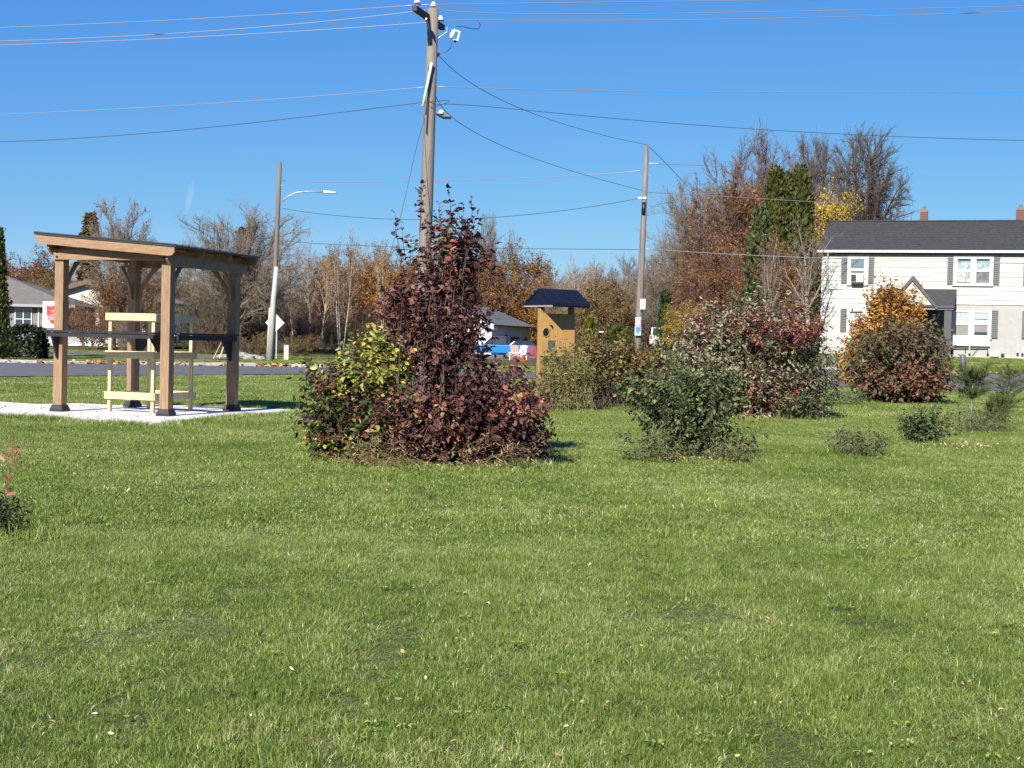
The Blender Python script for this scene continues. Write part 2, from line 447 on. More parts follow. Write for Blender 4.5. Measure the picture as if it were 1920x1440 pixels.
# rafters, the first and last are the deep fascia boards
RX0, RX1 = -HX - .27, HX + .25
YO = HY + .26
for i, y in enumerate((-YO, -YO / 3, YO / 3, YO)):
    z0, z1 = roof_z(RX0), roof_z(RX1)
    h = .128 if i in (0, 3) else .105
    pts = [(RX0, z0 + .12), (RX0, z0 + .12 - h * .55), (RX0 + .05, z0 + .12 - h * .9), (RX0 + .11, z0 + .115 - h), (RX1 - .10, z1 + .123 - h), (RX1 - .04, z1 + .12 - h * .9), (RX1, z1 + .12 - h * .6), (RX1, z1 + .12)]
    MB().prism([(a, y - .02, c_) for a, c_ in pts], (0, .04, 0)).build('fascia_board' if i in (0, 3) else 'rafter', m_cedar_h, sh, bevel=.005)
for xx in (RX0 + .3, -.45, 0.0, .45, RX1 - .3):
    MB().span((xx - .035, -YO + .023, roof_z(xx) + .085), (xx + .035, YO - .023, roof_z(xx) + .12)).build('purlin', m_cedar, sh)
mb = MB()
z0, z1 = roof_z(RX0 - .01) + .124, roof_z(RX1 + .03) + .124
mb.prism([(RX0 - .01, -YO - .035, z0), (RX1 + .03, -YO - .035, z1), (RX1 + .03, -YO - .035, z1 + .025), (RX0 - .01, -YO - .035, z0 + .025)], (0, 2 * YO + .07, 0))
rf = mb.build('roof_sheet', m_roofm, sh)
mb = MB()
n = 14
for i in range(n + 1):
    y = -YO - .03 + (2 * YO + .06) * i / n
    mb.beam((RX0 - .01, y, z0 + .034), (RX1 + .03, y, z1 + .034), .03, .018)
mb.build('roof_rib', m_roofm, rf)
# curved knee braces
def brace(x, y, dx, dy):
    pts = []
    for k in range(9):
        t = k / 8.0
        a = t * math.pi / 2
        out = .36 * (1 - math.cos(a)) * .75 + .36 * t * .25; z = 1.72 + .50 * (math.sin(a) * .6 + t * .4)
        pts.append((out, z))
    dep = .085
    lower = pts; upper = [(max(0, o - dep * .1) , z + 0) for o, z in pts]
    # outline: outer curve, then back along the straight inner chord
    poly = [(o + .0, z) for o, z in pts] + [(max(.0, .36 - .12), 2.22)] + [(.0, 1.90)]
    poly = [(0, 1.70)] + [(.05 + .33 * (k / 7) ** 1.5, 1.72 + .5 * (k / 7) ** .8) for k in range(8)] + [(.26, 2.22), (.0, 1.86)]
    w_ = .04
    nx_, ny_ = -dy, dx
    MB().prism([(x + dx * o + nx_ * -w_ / 2, y + dy * o + ny_ * -w_ / 2, z) for o, z in poly], (nx_ * w_, ny_ * w_, 0)).build('brace', m_cedar, sh, bevel=.004)
e = PW / 2
brace(-HX, -HY + e, 0, 1); brace(HX, -HY + e, 0, 1); brace(HX, HY - e, 0, -1); brace(-HX, HY - e, 0, -1)
brace(-HX + e, HY, 1, 0); brace(HX - e, HY, -1, 0)
# bar counters: front and right side, on triangular brackets
m_count = mat('slate_counter', (.014, .015, .018), .75, .25, 10)
for a, b_, nm in (((-HX - .1, -HY - e - .20), (HX + .0, -HY - e + .06), 0), ((HX - .1, -HY + e + .02), (HX + e + .06, HY - e - .01), 1)):
    if nm == 0:
        for k in range(2):
            yy0 = a[1] + k * .135
            MB().span((a[0], yy0, 1.165), (HX - e - .004, yy0 + .125, 1.195)).build('counter_board', m_count, sh, bevel=.004)
        MB().span((a[0] + .02, a[1] + .02, 1.10), (HX - e - .01, a[1] + .05, 1.163)).build('counter_apron', m_count, sh)
    else:
        for k in range(2):
            xx0 = HX - .12 + k * .135
            MB().span((xx0, a[1], 1.165), (xx0 + .125, b_[1], 1.195)).build('counter_board', m_count, sh, bevel=.004)
        MB().span((HX + .09, a[1] + .01, 1.09), (HX + .118, b_[1] - .01, 1.163)).build('counter_apron', m_count, sh)
def bracket(x, y, dx, dy, L=.2):
    w_ = .03; nx_, ny_ = -dy, dx
    poly = [(0, .78), (.03, .78), (L, 1.10), (L, 1.16), (0, 1.16)]
    MB().prism([(x + dx * o - nx_ * w_ / 2, y + dy * o - ny_ * w_ / 2, z) for o, z in poly], (nx_ * w_, ny_ * w_, 0)).build('counter_bracket', m_count, sh)
bracket(-HX, -HY - e - .001, 0, -1, .16); 
bracket(HX - e - .001, -HY + .05, -1, 0, .24); bracket(HX, HY - e - .001, 0, -1, .3); bracket(-HX + e + .001, HY - .02, 1, 0, .24)

# ------------------------------------------------------------------ pale pine frame standing in the shelter
pf = thing('lumber_frame', 'pale unpainted pine frame of legs and boards standing inside the shelter', 'wooden frame', (*G(286, 780).to_tuple()[:2], .04), rad(-20))
FWi, FD, FH_ = .75, 1.02, 1.42
lg = .052
legs = [(-FWi, 0), (0, 0), (0, FD), (-FWi, FD)]
for i, (x, y) in enumerate(legs):
    MB().span((x - lg / 2, y - lg / 2, 0), (x + lg / 2, y + lg / 2, FH_ + (.05 if i < 2 else .02))).build('leg', m_pine, pf, bevel=.004)
    mb = MB().span((x + lg / 2 + .001, y - .018, 0), (x + lg / 2 + .085, y + .018, FH_ - .02))
bz = [(FH_ - .06, .11, 'top'), (.80, .11, 'mid'), (.19, .11, 'low')]
for z, h, nm in bz:
    MB().span((-FWi - .06, -lg / 2 - .037, z), (.05, -lg / 2 - .001, z + h)).build('front_board', m_pine_h, pf, bevel=.004)
    MB().span((lg / 2 + .001, -.05, z - .005), (lg / 2 + .037, FD + .06, z + h - .005)).build('side_board', m_pine, pf, bevel=.004)
    if nm != 'mid':
        MB().span((-FWi - lg / 2 - .037, -.02, z - .01), (-FWi - lg / 2 - .001, FD + .05, z + h - .01)).build('side_board', m_pine, pf, bevel=.004)
    MB().span((-FWi - .03, FD + lg / 2 + .001, z), (.0, FD + lg / 2 + .037, z + h)).build('back_board', m_pine_h, pf, bevel=.004)
# ------------------------------------------------------------------ white two-storey house on the right
m_white = mat('white_siding', (.45, .437, .39), .55, .05, 3)
m_stucco = mat('white_stucco', (.345, .34, .315), .8, .1, 3, .2, bscale=80)
m_trim = mat('white_trim', (.52, .52, .49), .5)
m_shut = mat('grey_shutter', (.12, .12, .117), .6)
m_shing = mat('charcoal_shingle', (.05, .048, .046), .85, .75, 5, .6, stretch=(1.2, 6, 6), detail=8)
m_soffit = mat('brown_soffit', (.055, .05, .055), .7)
m_brick = mat('red_brick', (.15, .055, .042), .85, .4, 9)
m_capst = mat('chimney_cap', (.15, .13, .105), .9, .2, 8)
m_glass, _t, _b = new_mat('window_glass')
_b.inputs['Base Color'].default_value = (.03, .042, .05, 1); _b.inputs['Roughness'].default_value = .06; _b.inputs['Specular IOR Level'].default_value = .8
m_curt = mat('window_curtain', (.50, .55, .55), .8, .15, 5, stretch=(14, 1, .6))
m_grey = mat('porch_grey', (.062, .064, .062), .6, .1, 3)
m_navy = mat('navy_door', (.012, .018, .035), .5)
m_black = mat('black_paint', (.012, .012, .013), .5)
HO = Vector((P(1538, 670, 74).x, 74, 1.05)); HTH = rad(19)
house = thing('white_house', 'white two storey house with grey shutters, dark roof and gabled porch', 'house', HO, -HTH)
es = Vector((math.cos(HTH), -math.sin(HTH), 0)); et = Vector((math.sin(HTH), math.cos(HTH), 0))
def FH(px, py, t=0.0):
    """photo pixel on the facade plane (offset t behind it) -> local x, z"""
    r = ray(px, py); o = Vector((0, 0, EYE)) - (HO + et * t)
    k = -o.dot(et) / r.dot(et); q = o + r * k
    return q.dot(es), q.z
SL = 17.0; EZ = FH(1700, 471)[1]
HD = 8.4
mb = MB(); mb.span((0, 0.0, -.9), (SL, HD, EZ))
mb.build('wall', m_stucco, house)
# lap siding on the upper storey, board by board
sz0 = FH(1850, 571.5)[1]
nb = 11; ph = (EZ - .12 - sz0) / nb
plank = MB()
plank.add([(-.02, -.004, 0), (SL + .02, -.004, 0), (SL + .02, -.047, 0), (-.02, -.047, 0), (-.02, -.004, ph), (SL + .02, -.004, ph), (SL + .02, -.012, ph), (-.02, -.012, ph)],
          [(3, 2, 1, 0), (4, 5, 6, 7), (0, 1, 5, 4), (1, 2, 6, 5), (2, 3, 7, 6), (3, 0, 4, 7)])
pm = plank.mesh('siding_board', m_white)
for i in range(nb): link('siding_board', pm, house, None, (0, 0, sz0 + i * ph))
lowp = MB()
xs_split = FH(1640, 600)[0]
lowp.add([(-.02, -.004, 0), (xs_split, -.004, 0), (xs_split, -.03, 0), (-.02, -.03, 0), (-.02, -.004, ph), (xs_split, -.004, ph), (xs_split, -.012, ph), (-.02, -.012, ph)],
         [(3, 2, 1, 0), (4, 5, 6, 7), (0, 1, 5, 4), (1, 2, 6, 5), (2, 3, 7, 6), (3, 0, 4, 7)])
lm = lowp.mesh('siding_board', m_white)
k = 1
while sz0 - k * ph > .25:
    link('siding_board', lm, house, None, (0, 0, sz0 - k * ph)); k += 1
MB().span((-.05, -.05, -.4), (.06, -.001, EZ - .1)).build('corner_board', m_trim, house)
# roof: two slopes laid in shingle courses
RZ = FH(1740, 415, HD / 2)[1]
def slope(y0, y1, z0, z1, name):
    mb = MB(); n = 17; ov = .28
    d = Vector((0, y1 - y0, z1 - z0)); L = d.length; d.normalize(); nrm = Vector((0, -d.z, d.y)) if y1 > y0 else Vector((0, d.z, -d.y))
    if nrm.z < 0: nrm = -nrm
    for i in range(n):
        a = Vector((0, y0, z0)) + d * (L * i / n); b_ = Vector((0, y0, z0)) + d * (L * (i + 1) / n)
        p = [a + nrm * .03, b_ + nrm * .008, b_ - nrm * .03, a - nrm * .03]
        mb.prism([(-ov, q.y, q.z) for q in p], (SL + 2 * ov, 0, 0))
    return mb.build(name, m_shing, house)
slope(-.22, HD / 2, EZ + .03, RZ, 'roof_slope'); rb = slope(HD + .22, HD / 2, EZ + .03, RZ, 'roof_slope')
MB().span((-.28, HD / 2 - .12, RZ + .0), (SL + .28, HD / 2 + .12, RZ + .05)).build('ridge_cap', m_shing, rb)
# gable walls under the roof ends
for x in (0.0, SL):
    MB().prism([(x, .0, EZ), (x, HD, EZ), (x, HD / 2, RZ - .07)], (.1 if x == 0 else -.1, 0, 0)).build('gable_wall', m_white, house)
MB().span((-.28, -.345, EZ - .09), (SL + .28, -.225, EZ + .03)).build('gutter', m_trim, house)
MB().span((-.26, -.222, EZ - .17), (SL + .26, -.005, EZ - .03)).build('soffit', m_soffit, house)
MB().tube([(.25, -.28, EZ - .1), (.25, -.15, EZ - .3), (.25, -.12, EZ - .4), (.25, -.12, .1)], .045, 8).build('downspout', m_trim, house)
# windows
def rect(x0, y0, x1, y1):
    a = FH(x0, y0); b_ = FH(x1, y1); return min(a[0], b_[0]), min(a[1], b_[1]), max(a[0], b_[0]), max(a[1], b_[1])
def shutter(x0, y0, x1, y1):
    a = rect(x0, y0, x1, y1)
    mb = MB().span((a[0], -.085, a[1]), (a[2], -.045, a[3]))
    o = mb.build('shutter', m_shut, house)
    s = MB(); n = 14
    for i in range(n):
        z = a[1] + .06 + (a[3] - a[1] - .12) * i / (n - 1)
        s.box(((a[0] + a[2]) / 2, -.09, z), ((a[2] - a[0]) - .1, .02, .03), Matrix.Rotation(.5, 3, 'X'))
    tag(s.build('louvres', m_shut, o), kind='stuff')
def window(fr, panes, curtain=None, name='window'):
    """fr: outer casing in pixels; panes: list of sash openings in pixels"""
    a = rect(*fr); t0, t1 = -.10, -.036
    ps = [rect(*p) for p in panes]
    f = MB()
    f.span((a[0], t0, a[3] - .10), (a[2], t1, a[3])); f.span((a[0], t0, a[1]), (a[2], t1, a[1] + .1))
    cx_ = sorted({round(p[0], 2) for p in ps}); 
    xsv = [a[0]] + sum([[p[0], p[2]] for p in sorted(ps[:max(1, len(cx_))], key=lambda q: q[0])], []) + [a[2]]
    cols = []
    for p in sorted(ps, key=lambda q: q[0]):
        if not cols or p[0] > cols[-1][1]: cols.append([p[0], p[2]])
    edges = [a[0]] + [e_ for c_ in cols for e_ in c_] + [a[2]]
    for i in range(0, len(edges), 2):
        f.span((edges[i], t0 + .002, a[1] + .1), (edges[i + 1], t1, a[3] - .1))
    o = f.build(name, m_trim, house)
    MB().span((a[0] - .03, -.13, a[1] - .05), (a[2] + .03, -.036, a[1] - .002)).build('sill', m_trim, o)
    for c_ in cols:
        mid = [p for p in ps if abs(p[0] - c_[0]) < .2]; mid.sort(key=lambda q: q[1])
        s = MB()
        zs = [a[1] + .1] + [z for p in mid for z in (p[1], p[3])] + [a[3] - .1]
        for i in range(0, len(zs), 2):
            if zs[i + 1] - zs[i] > .004: MB().span((c_[0], -.088, zs[i]), (c_[1], -.04, zs[i + 1])).build('sash_rail', m_trim, o)
    for i, p in enumerate(ps):
        MB().span((p[0], -.052, p[1]), (p[2], -.044, p[3])).build('pane', m_glass, o)
        if curtain and curtain[i]:
            c0, c1 = curtain[i]; h = p[3] - p[1]
            MB().span((p[0] + .01, -.0585, p[1] + h * c0), (p[2] - .01, -.0535, p[1] + h * c1)).build('curtain', curtain_m[i] if curtain_m else m_curt, o)
    return o
m_tap1 = mat('patterned_curtain_light', (.30, .36, .375), .8, .35, 3.0, stretch=(1.5, 1, 1.5))
m_tap2 = mat('patterned_curtain_pale', (.42, .42, .39), .8, .45, 3.0, stretch=(1.5, 1, 1.5))
m_tap3 = mat('patterned_curtain_grey', (.15, .15, .145), .8, .4, 3.0, stretch=(1.5, 1, 1.5))
m_blind = mat('pale_blind', (.36, .38, .38), .8, .12, 4, stretch=(10, 1, .5))
m_lace = mat('lace_curtain', (.22, .215, .19), .85, .3, 4, stretch=(16, 1, .8))
m_teal = mat('teal_blind', (.10, .17, .18), .4, .6, 3.5, stretch=(.3, 1, 12))
curtain_m = [m_teal, m_shut]
w1 = window((1590, 481.5, 1627.6, 533.5), [(1596.5, 484, 1620.3, 503.8), (1596.5, 507.5, 1620.3, 513)], [(0, .9), (.1, .9)])
ac = rect(1597, 514.5, 1620, 530)
acb = MB().span((ac[0], -.36, ac[1]), (ac[2], -.09, ac[3])).build('air_conditioner', mat('beige_plastic', (.42, .39, .34), .6), house, bevel=.015)
MB().span((ac[0] + .02, -.366, ac[1] + .03), (ac[0] + .25, -.361, ac[3] - .03)).build('intake_grille', m_black, acb)
MB().span((ac[0] + .02, -.34, ac[1] - .08), (ac[2] - .02, -.11, ac[1] - .01)).build('support', m_black, acb)
shutter(1578, 482.5, 1589.6, 532); shutter(1628, 482.5, 1638.6, 532.5)
curtain_m = [m_tap1, m_tap2, m_tap1, m_tap3]
w2 = window((1788.6, 481.5, 1861.5, 535), [(1796, 485.5, 1819.6, 506), (1795.5, 509.5, 1819, 531), (1831.5, 485.5, 1855.6, 506), (1831, 509.5, 1855, 531)], [(0, .8), (.1, .97), (0, .8), (.0, .97)])
# outlines printed on the four curtains
for (qx, qy, rr, a0, a1) in ((1822, 507, 9, 95, 175), (1799, 490, 2, 0, 360), (1830, 490, 16, 270, 340), (1851, 495, 3, 0, 360), (1797, 522, 14, -50, 30), (1824, 508, 13, 180, 265), (1801, 519, 3, 0, 360), (1833, 528, 20, 30, 90), (1850, 521, 3.4, 0, 360)):
    pts = []
    for k in range(13):
        an = rad(a0 + (a1 - a0) * k / 12); lx, lz = FH(qx + rr * math.cos(an), qy - rr * math.sin(an)); pts.append((lx, -.0605, lz))
    MB().tube(pts, .012, 4).build('curtain_motif', m_shut, w2)
shutter(1777, 483, 1788.2, 534); shutter(1862, 483, 1874, 535)
curtain_m = [m_blind, m_lace, m_blind, m_lace]
w3 = window((1786, 581.5, 1858, 634), [(1792.5, 584, 1816, 605), (1792, 609, 1815.5, 629), (1828, 584, 1852.5, 600), (1827.5, 609, 1852, 629)], [(0, .9), (0, 1), (.1, .85), (.3, .95)])
shutter(1858.6, 582, 1870.6, 634)
curtain_m = [m_blind, m_lace]
w4 = window((1588.5, 580, 1622, 633), [(1594, 584, 1617, 605), (1593.5, 609, 1616.5, 629)], [(0, .85), (0, .9)])
shutter(1576.4, 578.5, 1588, 622)
shutter(1917, 583, 1930, 635); shutter(1919.5, 484, 1931, 536)
curtain_m = [m_blind] * 4
window((1932, 482, 2004, 536), [(1939, 486, 1962, 506), (1939, 510, 1962, 531), (1974, 486, 1998, 506), (1974, 510, 1998, 531)], [(0, .8), (0, .9), (0, .8), (0, .9)])
window((1931, 583, 2003, 636), [(1938, 586, 1961, 606), (1938, 610, 1961, 631), (1973, 586, 1997, 606), (1973, 610, 1997, 631)], [(0, .8), (0, .9), (0, .8), (0, .9)])
# porch with gable
PT = -1.7
gx, gz = FH(1711.5, 516.5, PT - .25); ez = FH(1757, 575, PT - .25)[1]
ghw = (FH(1757.7, 575, PT - .25)[0] - FH(1665, 573, PT - .25)[0]) / 2
pxr = FH(1790, 575, PT)[0]; pxl = gx - (pxr - gx) * .92
prz = FH(1770, 542)[1]
mb = MB()
mb.prism([(pxl, -.03, prz), (pxl, -.03, prz - .08), (pxl, PT - .3, ez - .04), (pxl, PT - .3, ez + .05)], (pxr - pxl, 0, 0))
pr_ = mb.build('porch_roof', m_shing, house)
for s_ in (-1, 1):
    d = .12
    MB().prism([(gx, PT - .28, gz), (gx + s_ * ghw, PT - .28, ez + .03), (gx + s_ * ghw, PT - .28, ez + .03 - d), (gx, PT - .28, gz - d * 1.15)], (0, 1.5, 0)).build('gable_roof', m_shing, pr_)
    MB().prism([(gx, PT - .325, gz - .02), (gx + s_ * (ghw + .03), PT - .325, ez), (gx + s_ * (ghw + .03), PT - .325, ez - .16), (gx, PT - .325, gz - .25)], (0, .04, 0)).build('rake_board', m_grey, pr_)
gb = MB()
nb_ = 6
for i in range(nb_):
    f0, f1 = i / nb_, (i + 1) / nb_
    zz0 = ez + (gz - .2 - ez) * f0; zz1 = ez + (gz - .2 - ez) * f1
    h0, h1 = (ghw - .15) * (1 - f0), (ghw - .15) * (1 - f1)
    MB().add([(gx - h0, PT - .23, zz0), (gx + h0, PT - .23, zz0), (gx + h1, PT - .21, zz1), (gx - h1, PT - .21, zz1), (gx - h0, PT - .15, zz0), (gx + h0, PT - .15, zz0), (gx + h1, PT - .15, zz1), (gx - h1, PT - .15, zz1)],
             [(0, 1, 2, 3), (5, 4, 7, 6), (0, 4, 5, 1), (3, 2, 6, 7), (1, 5, 6, 2), (0, 3, 7, 4)]).build('gable_siding', m_white, pr_)
MB().span((pxl + .05, PT - .2, ez - .13), (pxr - .05, PT - .08, ez - .045)).build('porch_beam', m_trim, house)
MB().span((pxl + .04, PT - .25, ez - .05), (gx - ghw, PT - .31, ez + .04)).build('porch_fascia', m_grey, house)
MB().span((gx + ghw, PT - .25, ez - .05), (pxr, PT - .31, ez + .04)).build('porch_fascia', m_grey, house)
c0 = FH(1770.5, 600, PT)[0]; c1 = FH(1784, 600, PT)[0]
for xa, xb in ((c0, c1), (2 * gx - c1, 2 * gx - c0)):
    MB().span((xa, PT - .12, -.3), (xb, PT + .2, ez - .13)).build('porch_column', m_grey, house)
MB().span((pxl + .1, -.06, .0), (pxr - .1, -.036, ez + .4)).build('porch_back_wall', m_grey, house)
dr = rect(1730, 581, 1750.5, 625)
MB().span((gx - .15, -.10, .16), (gx - .15 + 1.05, -.062, 2.35)).build('door', m_navy, house)
MB().span((dr[0] + .15, -.09, .16), (dr[2] + .1, -.0615, dr[3])).build('door', m_navy, house)
MB().span((dr[0] + .38, -.097, dr[3] - .42), (dr[0] + .62, -.0905, dr[3] - .2)).build('door_notice', m_trim, house)
MB().span((pxl + .1, PT - .1, -.6), (pxr - .1, -.0, .14)).build('porch_floor', mat('porch_concrete', (.3, .29, .27), .9, .2, 4), house)
rl = MB(); rl.span((gx + .55, PT - .02, .92), (c0, PT + .04, .98)); 
for k in range(6): rl.span((gx + .6 + k * .2, PT, .14), (gx + .625 + k * .2, PT + .025, .92))
rl.build('porch_railing', m_grey, house)
# pipes and covers along the base
def pipe(pts, r, m_): 
    MB().tube([(FH(a, b_)[0], -.12, FH(a, b_)[1]) for a, b_ in pts], r, 8).build('wall_pipe', m_, house)
bx = rect(1779, 634.5, 1856, 649.5)
MB().span((bx[0], -.16, bx[1]), (bx[2], -.036, bx[3])).build('pipe_cover', m_trim, house)
pipe([(1784, 652), (1852, 652), (1852, 664)], .03, m_black); pipe([(1787, 643), (1787, 663)], .022, m_black); pipe([(1810, 645), (1810, 660)], .022, m_black)
pipe([(1818, 636), (1818, 664)], .035, m_trim); pipe([(1846, 637), (1822, 668)], .012, m_black)
pipe([(1908, 637), (1908, 662)], .04, m_trim); pipe([(1917, 648), (1917, 663)], .03, m_trim)
for qx, qy in ((1818, 664), (1852, 665), (1908, 663), (1917, 664)):
    lx, lz = FH(qx, qy); MB().tube([(lx, -.13, lz - .03), (lx, -.13, lz + .04)], .05, 8).build('pipe_end', m_black, house)
yb = rect(1857, 661, 1873, 669)
MB().span((yb[0], -.3, yb[1]), (yb[2], -.036, yb[3])).build('meter_box', mat('cream_box', (.62, .55, .38), .7), house, bevel=.02)
yb = rect(1877, 663, 1883, 668)
MB().span((yb[0], -.2, yb[1]), (yb[2], -.036, yb[3])).build('vent_box', m_black, house)
MB().span((-.03, -.09, -.5), (SL, -.0, .07)).build('foundation', mat('pale_foundation', (.46, .45, .42), .8, .1, 3), house)
# chimneys, brick by brick courses
brick_me = MB().box((0, 0, 0), (.2, .2, .065)).mesh('brick', m_brick)
def chimney(px0, px1, pytop):
    t = HD / 2 + .1
    a = FH(px0, 405, t); b_ = FH(px1, 405, t); ztop = FH(px0, pytop, t)[1]
    wd = b_[0] - a[0]; xm = (a[0] + b_[0]) / 2; zb = RZ - .5
    c = MB().span((xm - wd / 2 + .012, t - wd / 2 + .012, zb), (xm + wd / 2 - .012, t + wd / 2 - .012, ztop - .26)).build('chimney', mat('brick_mortar', (.16, .125, .105), .9), house)
    n = int((ztop - .28 - RZ) / .085) + 2
    for i in range(n):
        z = RZ - .1 + i * .085 + .04
        nbk = 3; bw = wd / nbk
        for k_ in range(nbk + (i % 2)):
            x0 = xm - wd / 2 + k_ * bw - (bw / 2 if i % 2 else 0); x1 = x0 + bw - .012
            x0 = max(x0, xm - wd / 2); x1 = min(x1, xm + wd / 2)
            if x1 - x0 < .03: continue
            o = link('brick', brick_me, c, None, ((x0 + x1) / 2, t - wd / 2 + .06, z)); o.scale = ((x1 - x0) / .2, .6, 1)
            if k_ == 0:
                for q in range(2):
                    o = link('brick', brick_me, c, None, (xm - wd / 2 + .06, t - wd / 4 + .17 + q * wd / 2 - .02, z)); o.scale = (.6, wd / 2 / .2 - .25, 1)
    cp = MB().add([(xm + sx * wd * .5, t + sy * wd * .5, ztop - .27) for sx, sy in ((-1, -1), (1, -1), (1, 1), (-1, 1))] + [(xm + sx * wd * .34, t + sy * wd * .34, ztop - .08) for sx, sy in ((-1, -1), (1, -1), (1, 1), (-1, 1))],
                  [(3, 2, 1, 0), (4, 5, 6, 7), (0, 1, 5, 4), (1, 2, 6, 5), (2, 3, 7, 6), (3, 0, 4, 7)]).build('chimney_cap', m_capst, c)
    MB().tube([(xm, t, ztop - .09), (xm, t, ztop + .02)], .085, 10).build('flue', m_capst, c)
chimney(1725.5, 1740, 388); chimney(1905, 1921, 385)
# bollards
def bollard(px, D, wpx, hpx, col, label):
    p = GD(px, D); r = wpx * D / FPX / 2; h = hpx * D / FPX
    t = thing('bollard', label, 'bollard', p)
    m_ = mat('bollard_paint', col, .6, .15, 5)
    MB().tube([(0, 0, -.05), (0, 0, h * .93), (0, 0, h * .985), (0, 0, h)], [r, r * .93, r * .75, r * .35], 14).build('post', m_, t, True)
    MB().tube([(0, 0, 0), (0, 0, .06)], r * 1.12, 14).build('collar', mat('bollard_base', (.3, .3, .29), .8), t)
bollard(1804.5, 58.8, 11.5, 36, (.10, .11, .125), 'dark grey bollard at the road edge in front of the white house')
bollard(1565.5, 59.2, 9, 17, (.16, .19, .25), 'short bluish bollard between the white dogwood and the orange tree')
# ------------------------------------------------------------------ utility poles and wires
m_pole = mat('weathered_pole', (.20, .172, .142), .85, .35, 6, .6, stretch=(5, 5, .25), detail=8, bscale=14)
m_pole2 = mat('brown_pole', (.165, .13, .098), .85, .3, 6, .5, stretch=(5, 5, .25), detail=8)
m_wire = mat('pale_wire', (.36, .36, .37), .4, metal=.5)
m_dwire = mat('black_wire', (.06, .062, .066), .5)
m_galv = mat('galvanised_steel', (.38, .39, .4), .45, .2, 10, metal=.3)
m_porc = mat('pale_porcelain', (.66, .68, .7), .25)
m_pvc = mat('grey_conduit', (.40, .41, .36), .6, .15, 4, stretch=(2, 2, .4))
m_lampw = mat('lamp_white', (.6, .61, .6), .4)
def pole(name, label, px0, py0, px1, py1, D, r0, r1, m_, zb=None):
    """from base pixel to top pixel in the plane at depth D"""
    b = GD(px0, D); t_ = P(px1, py1, D)
    th = thing(name, label, 'utility pole', b)
    pts = [(0, 0, -.2)] + [tuple((t_ - b) * k) for k in (.25, .5, .75, 1)]
    MB().tube(pts, [r0 + (r1 - r0) * k for k in (0, .25, .5, .75, 1)], 14).build('pole', m_, th, True)
    return th, b, t_
Dm = 33.0
mp, mb0, mt0 = pole('utility_pole', 'tall weathered wooden utility pole rising behind the maroon shrub', 787.5, 738, 812.5, 17, Dm, .168, .118, m_pole)
def L(px, py, D=Dm): return P(px, py, D) - mb0
a0, a1 = L(777, 15, 32.05), L(830, 52, 34.0)
d_ = (a1 - a0).normalized(); sft = Vector((0, 0, 0))
off = Vector((.0, 0, 0))
MB().beam(a0, a1, .11, .12).build('crossarm', mat('dark_crossarm', (.055, .045, .035), .8, .3, 8), mp, bevel=.008)
MB().beam(L(799, 35, 32.3), L(806, 62, 32.95), .035, .035).build('arm_brace', m_galv, mp)
def insulator(p):
    q = Vector(p)
    o = MB().tube([q + Vector((0, 0, z)) for z in (.0, .05)], .02, 8).build('insulator_pin', m_galv, mp)
    MB().tube([q + Vector((0, 0, z)) for z in (.05, .06, .085, .09, .12, .125, .16)], [.05, .075, .075, .045, .06, .04, .03], 12).build('insulator', m_porc, o, True)
insulator(L(782, 14.5, 32.1) + Vector((0, 0, .04))); insulator(L(826, 47, 33.85) + Vector((0, 0, .05))); insulator(mt0 - mb0 + Vector((0, 0, .0)))
MB().tube([L(820, 73), L(838, 60), L(838.5, 51)], .016, 8).build('fuse_bracket', m_galv, mp)
fu = MB()
fu.tube([L(846, 72, 32.9), L(851, 56, 32.9)], .05, 10); 
fub = fu.build('fuse_cutout', m_porc, mp, True)
MB().tube([L(851, 56, 32.9), L(862, 60, 32.9), L(858, 76, 32.9), L(850, 75, 32.9)], .03, 8).build('fuse_tube', m_porc, fub)
MB().tube([L(838, 61, 32.9), L(847, 64, 32.9)], .012, 6).build('fuse_arm', m_galv, fub)
MB().tube([L(851, 76, 32.9), L(856, 77.5, 32.9)], .035, 8).build('fuse_hinge', m_bolt, fub)
MB().tube([L(855, 49.5, 32.9), L(868, 50, 33), L(884, 54, 33.2), L(898, 54, 33.4), L(901, 47, 33.6), L(896, 39, 33.8)], .009, 5).build('jumper', m_dwire, mp)
MB().tube([L(848, 77, 32.9), L(845, 90, 32.9), L(836, 97, 32.95), L(822, 100, 33)], .009, 5).build('jumper', m_dwire, mp)
MB().tube([L(819, 101), L(823, 104)], .05, 8).build('clevis', m_bolt, mp)
MB().tube([L(809.5, 118, 32.8), L(801, 160, 32.75), L(792.5, 200, 32.7)], .032, 8).build('conduit_guard', mat('pale_blue_guard', (.5, .62, .63), .5), mp, True)
MB().tube([L(804, 125, 32.83), L(802.5, 180, 32.82), L(799, 250, 32.82)], .014, 6).build('ground_wire', m_dwire, mp)
MB().tube([L(809, 57, 32.9), L(816, 58.5, 32.85)], .128, 14, True).build('pole_band', m_galv, mp) if False else None
lh = MB()
lh.prism([L(816, 212, 32.6), L(824, 208, 32.6), L(845, 216, 32.6), L(845, 220, 32.6), L(830, 219.5, 32.6)], (0, .3, 0))
lhh = lh.build('lamp_head', mat('lamp_grey', (.12, .12, .12), .5), mp, bevel=.02)
MB().tube([L(827, 214, 32.62), L(828, 206.5, 32.62)], [.07, .05], 10).build('photocell', m_lampw, lhh, True)

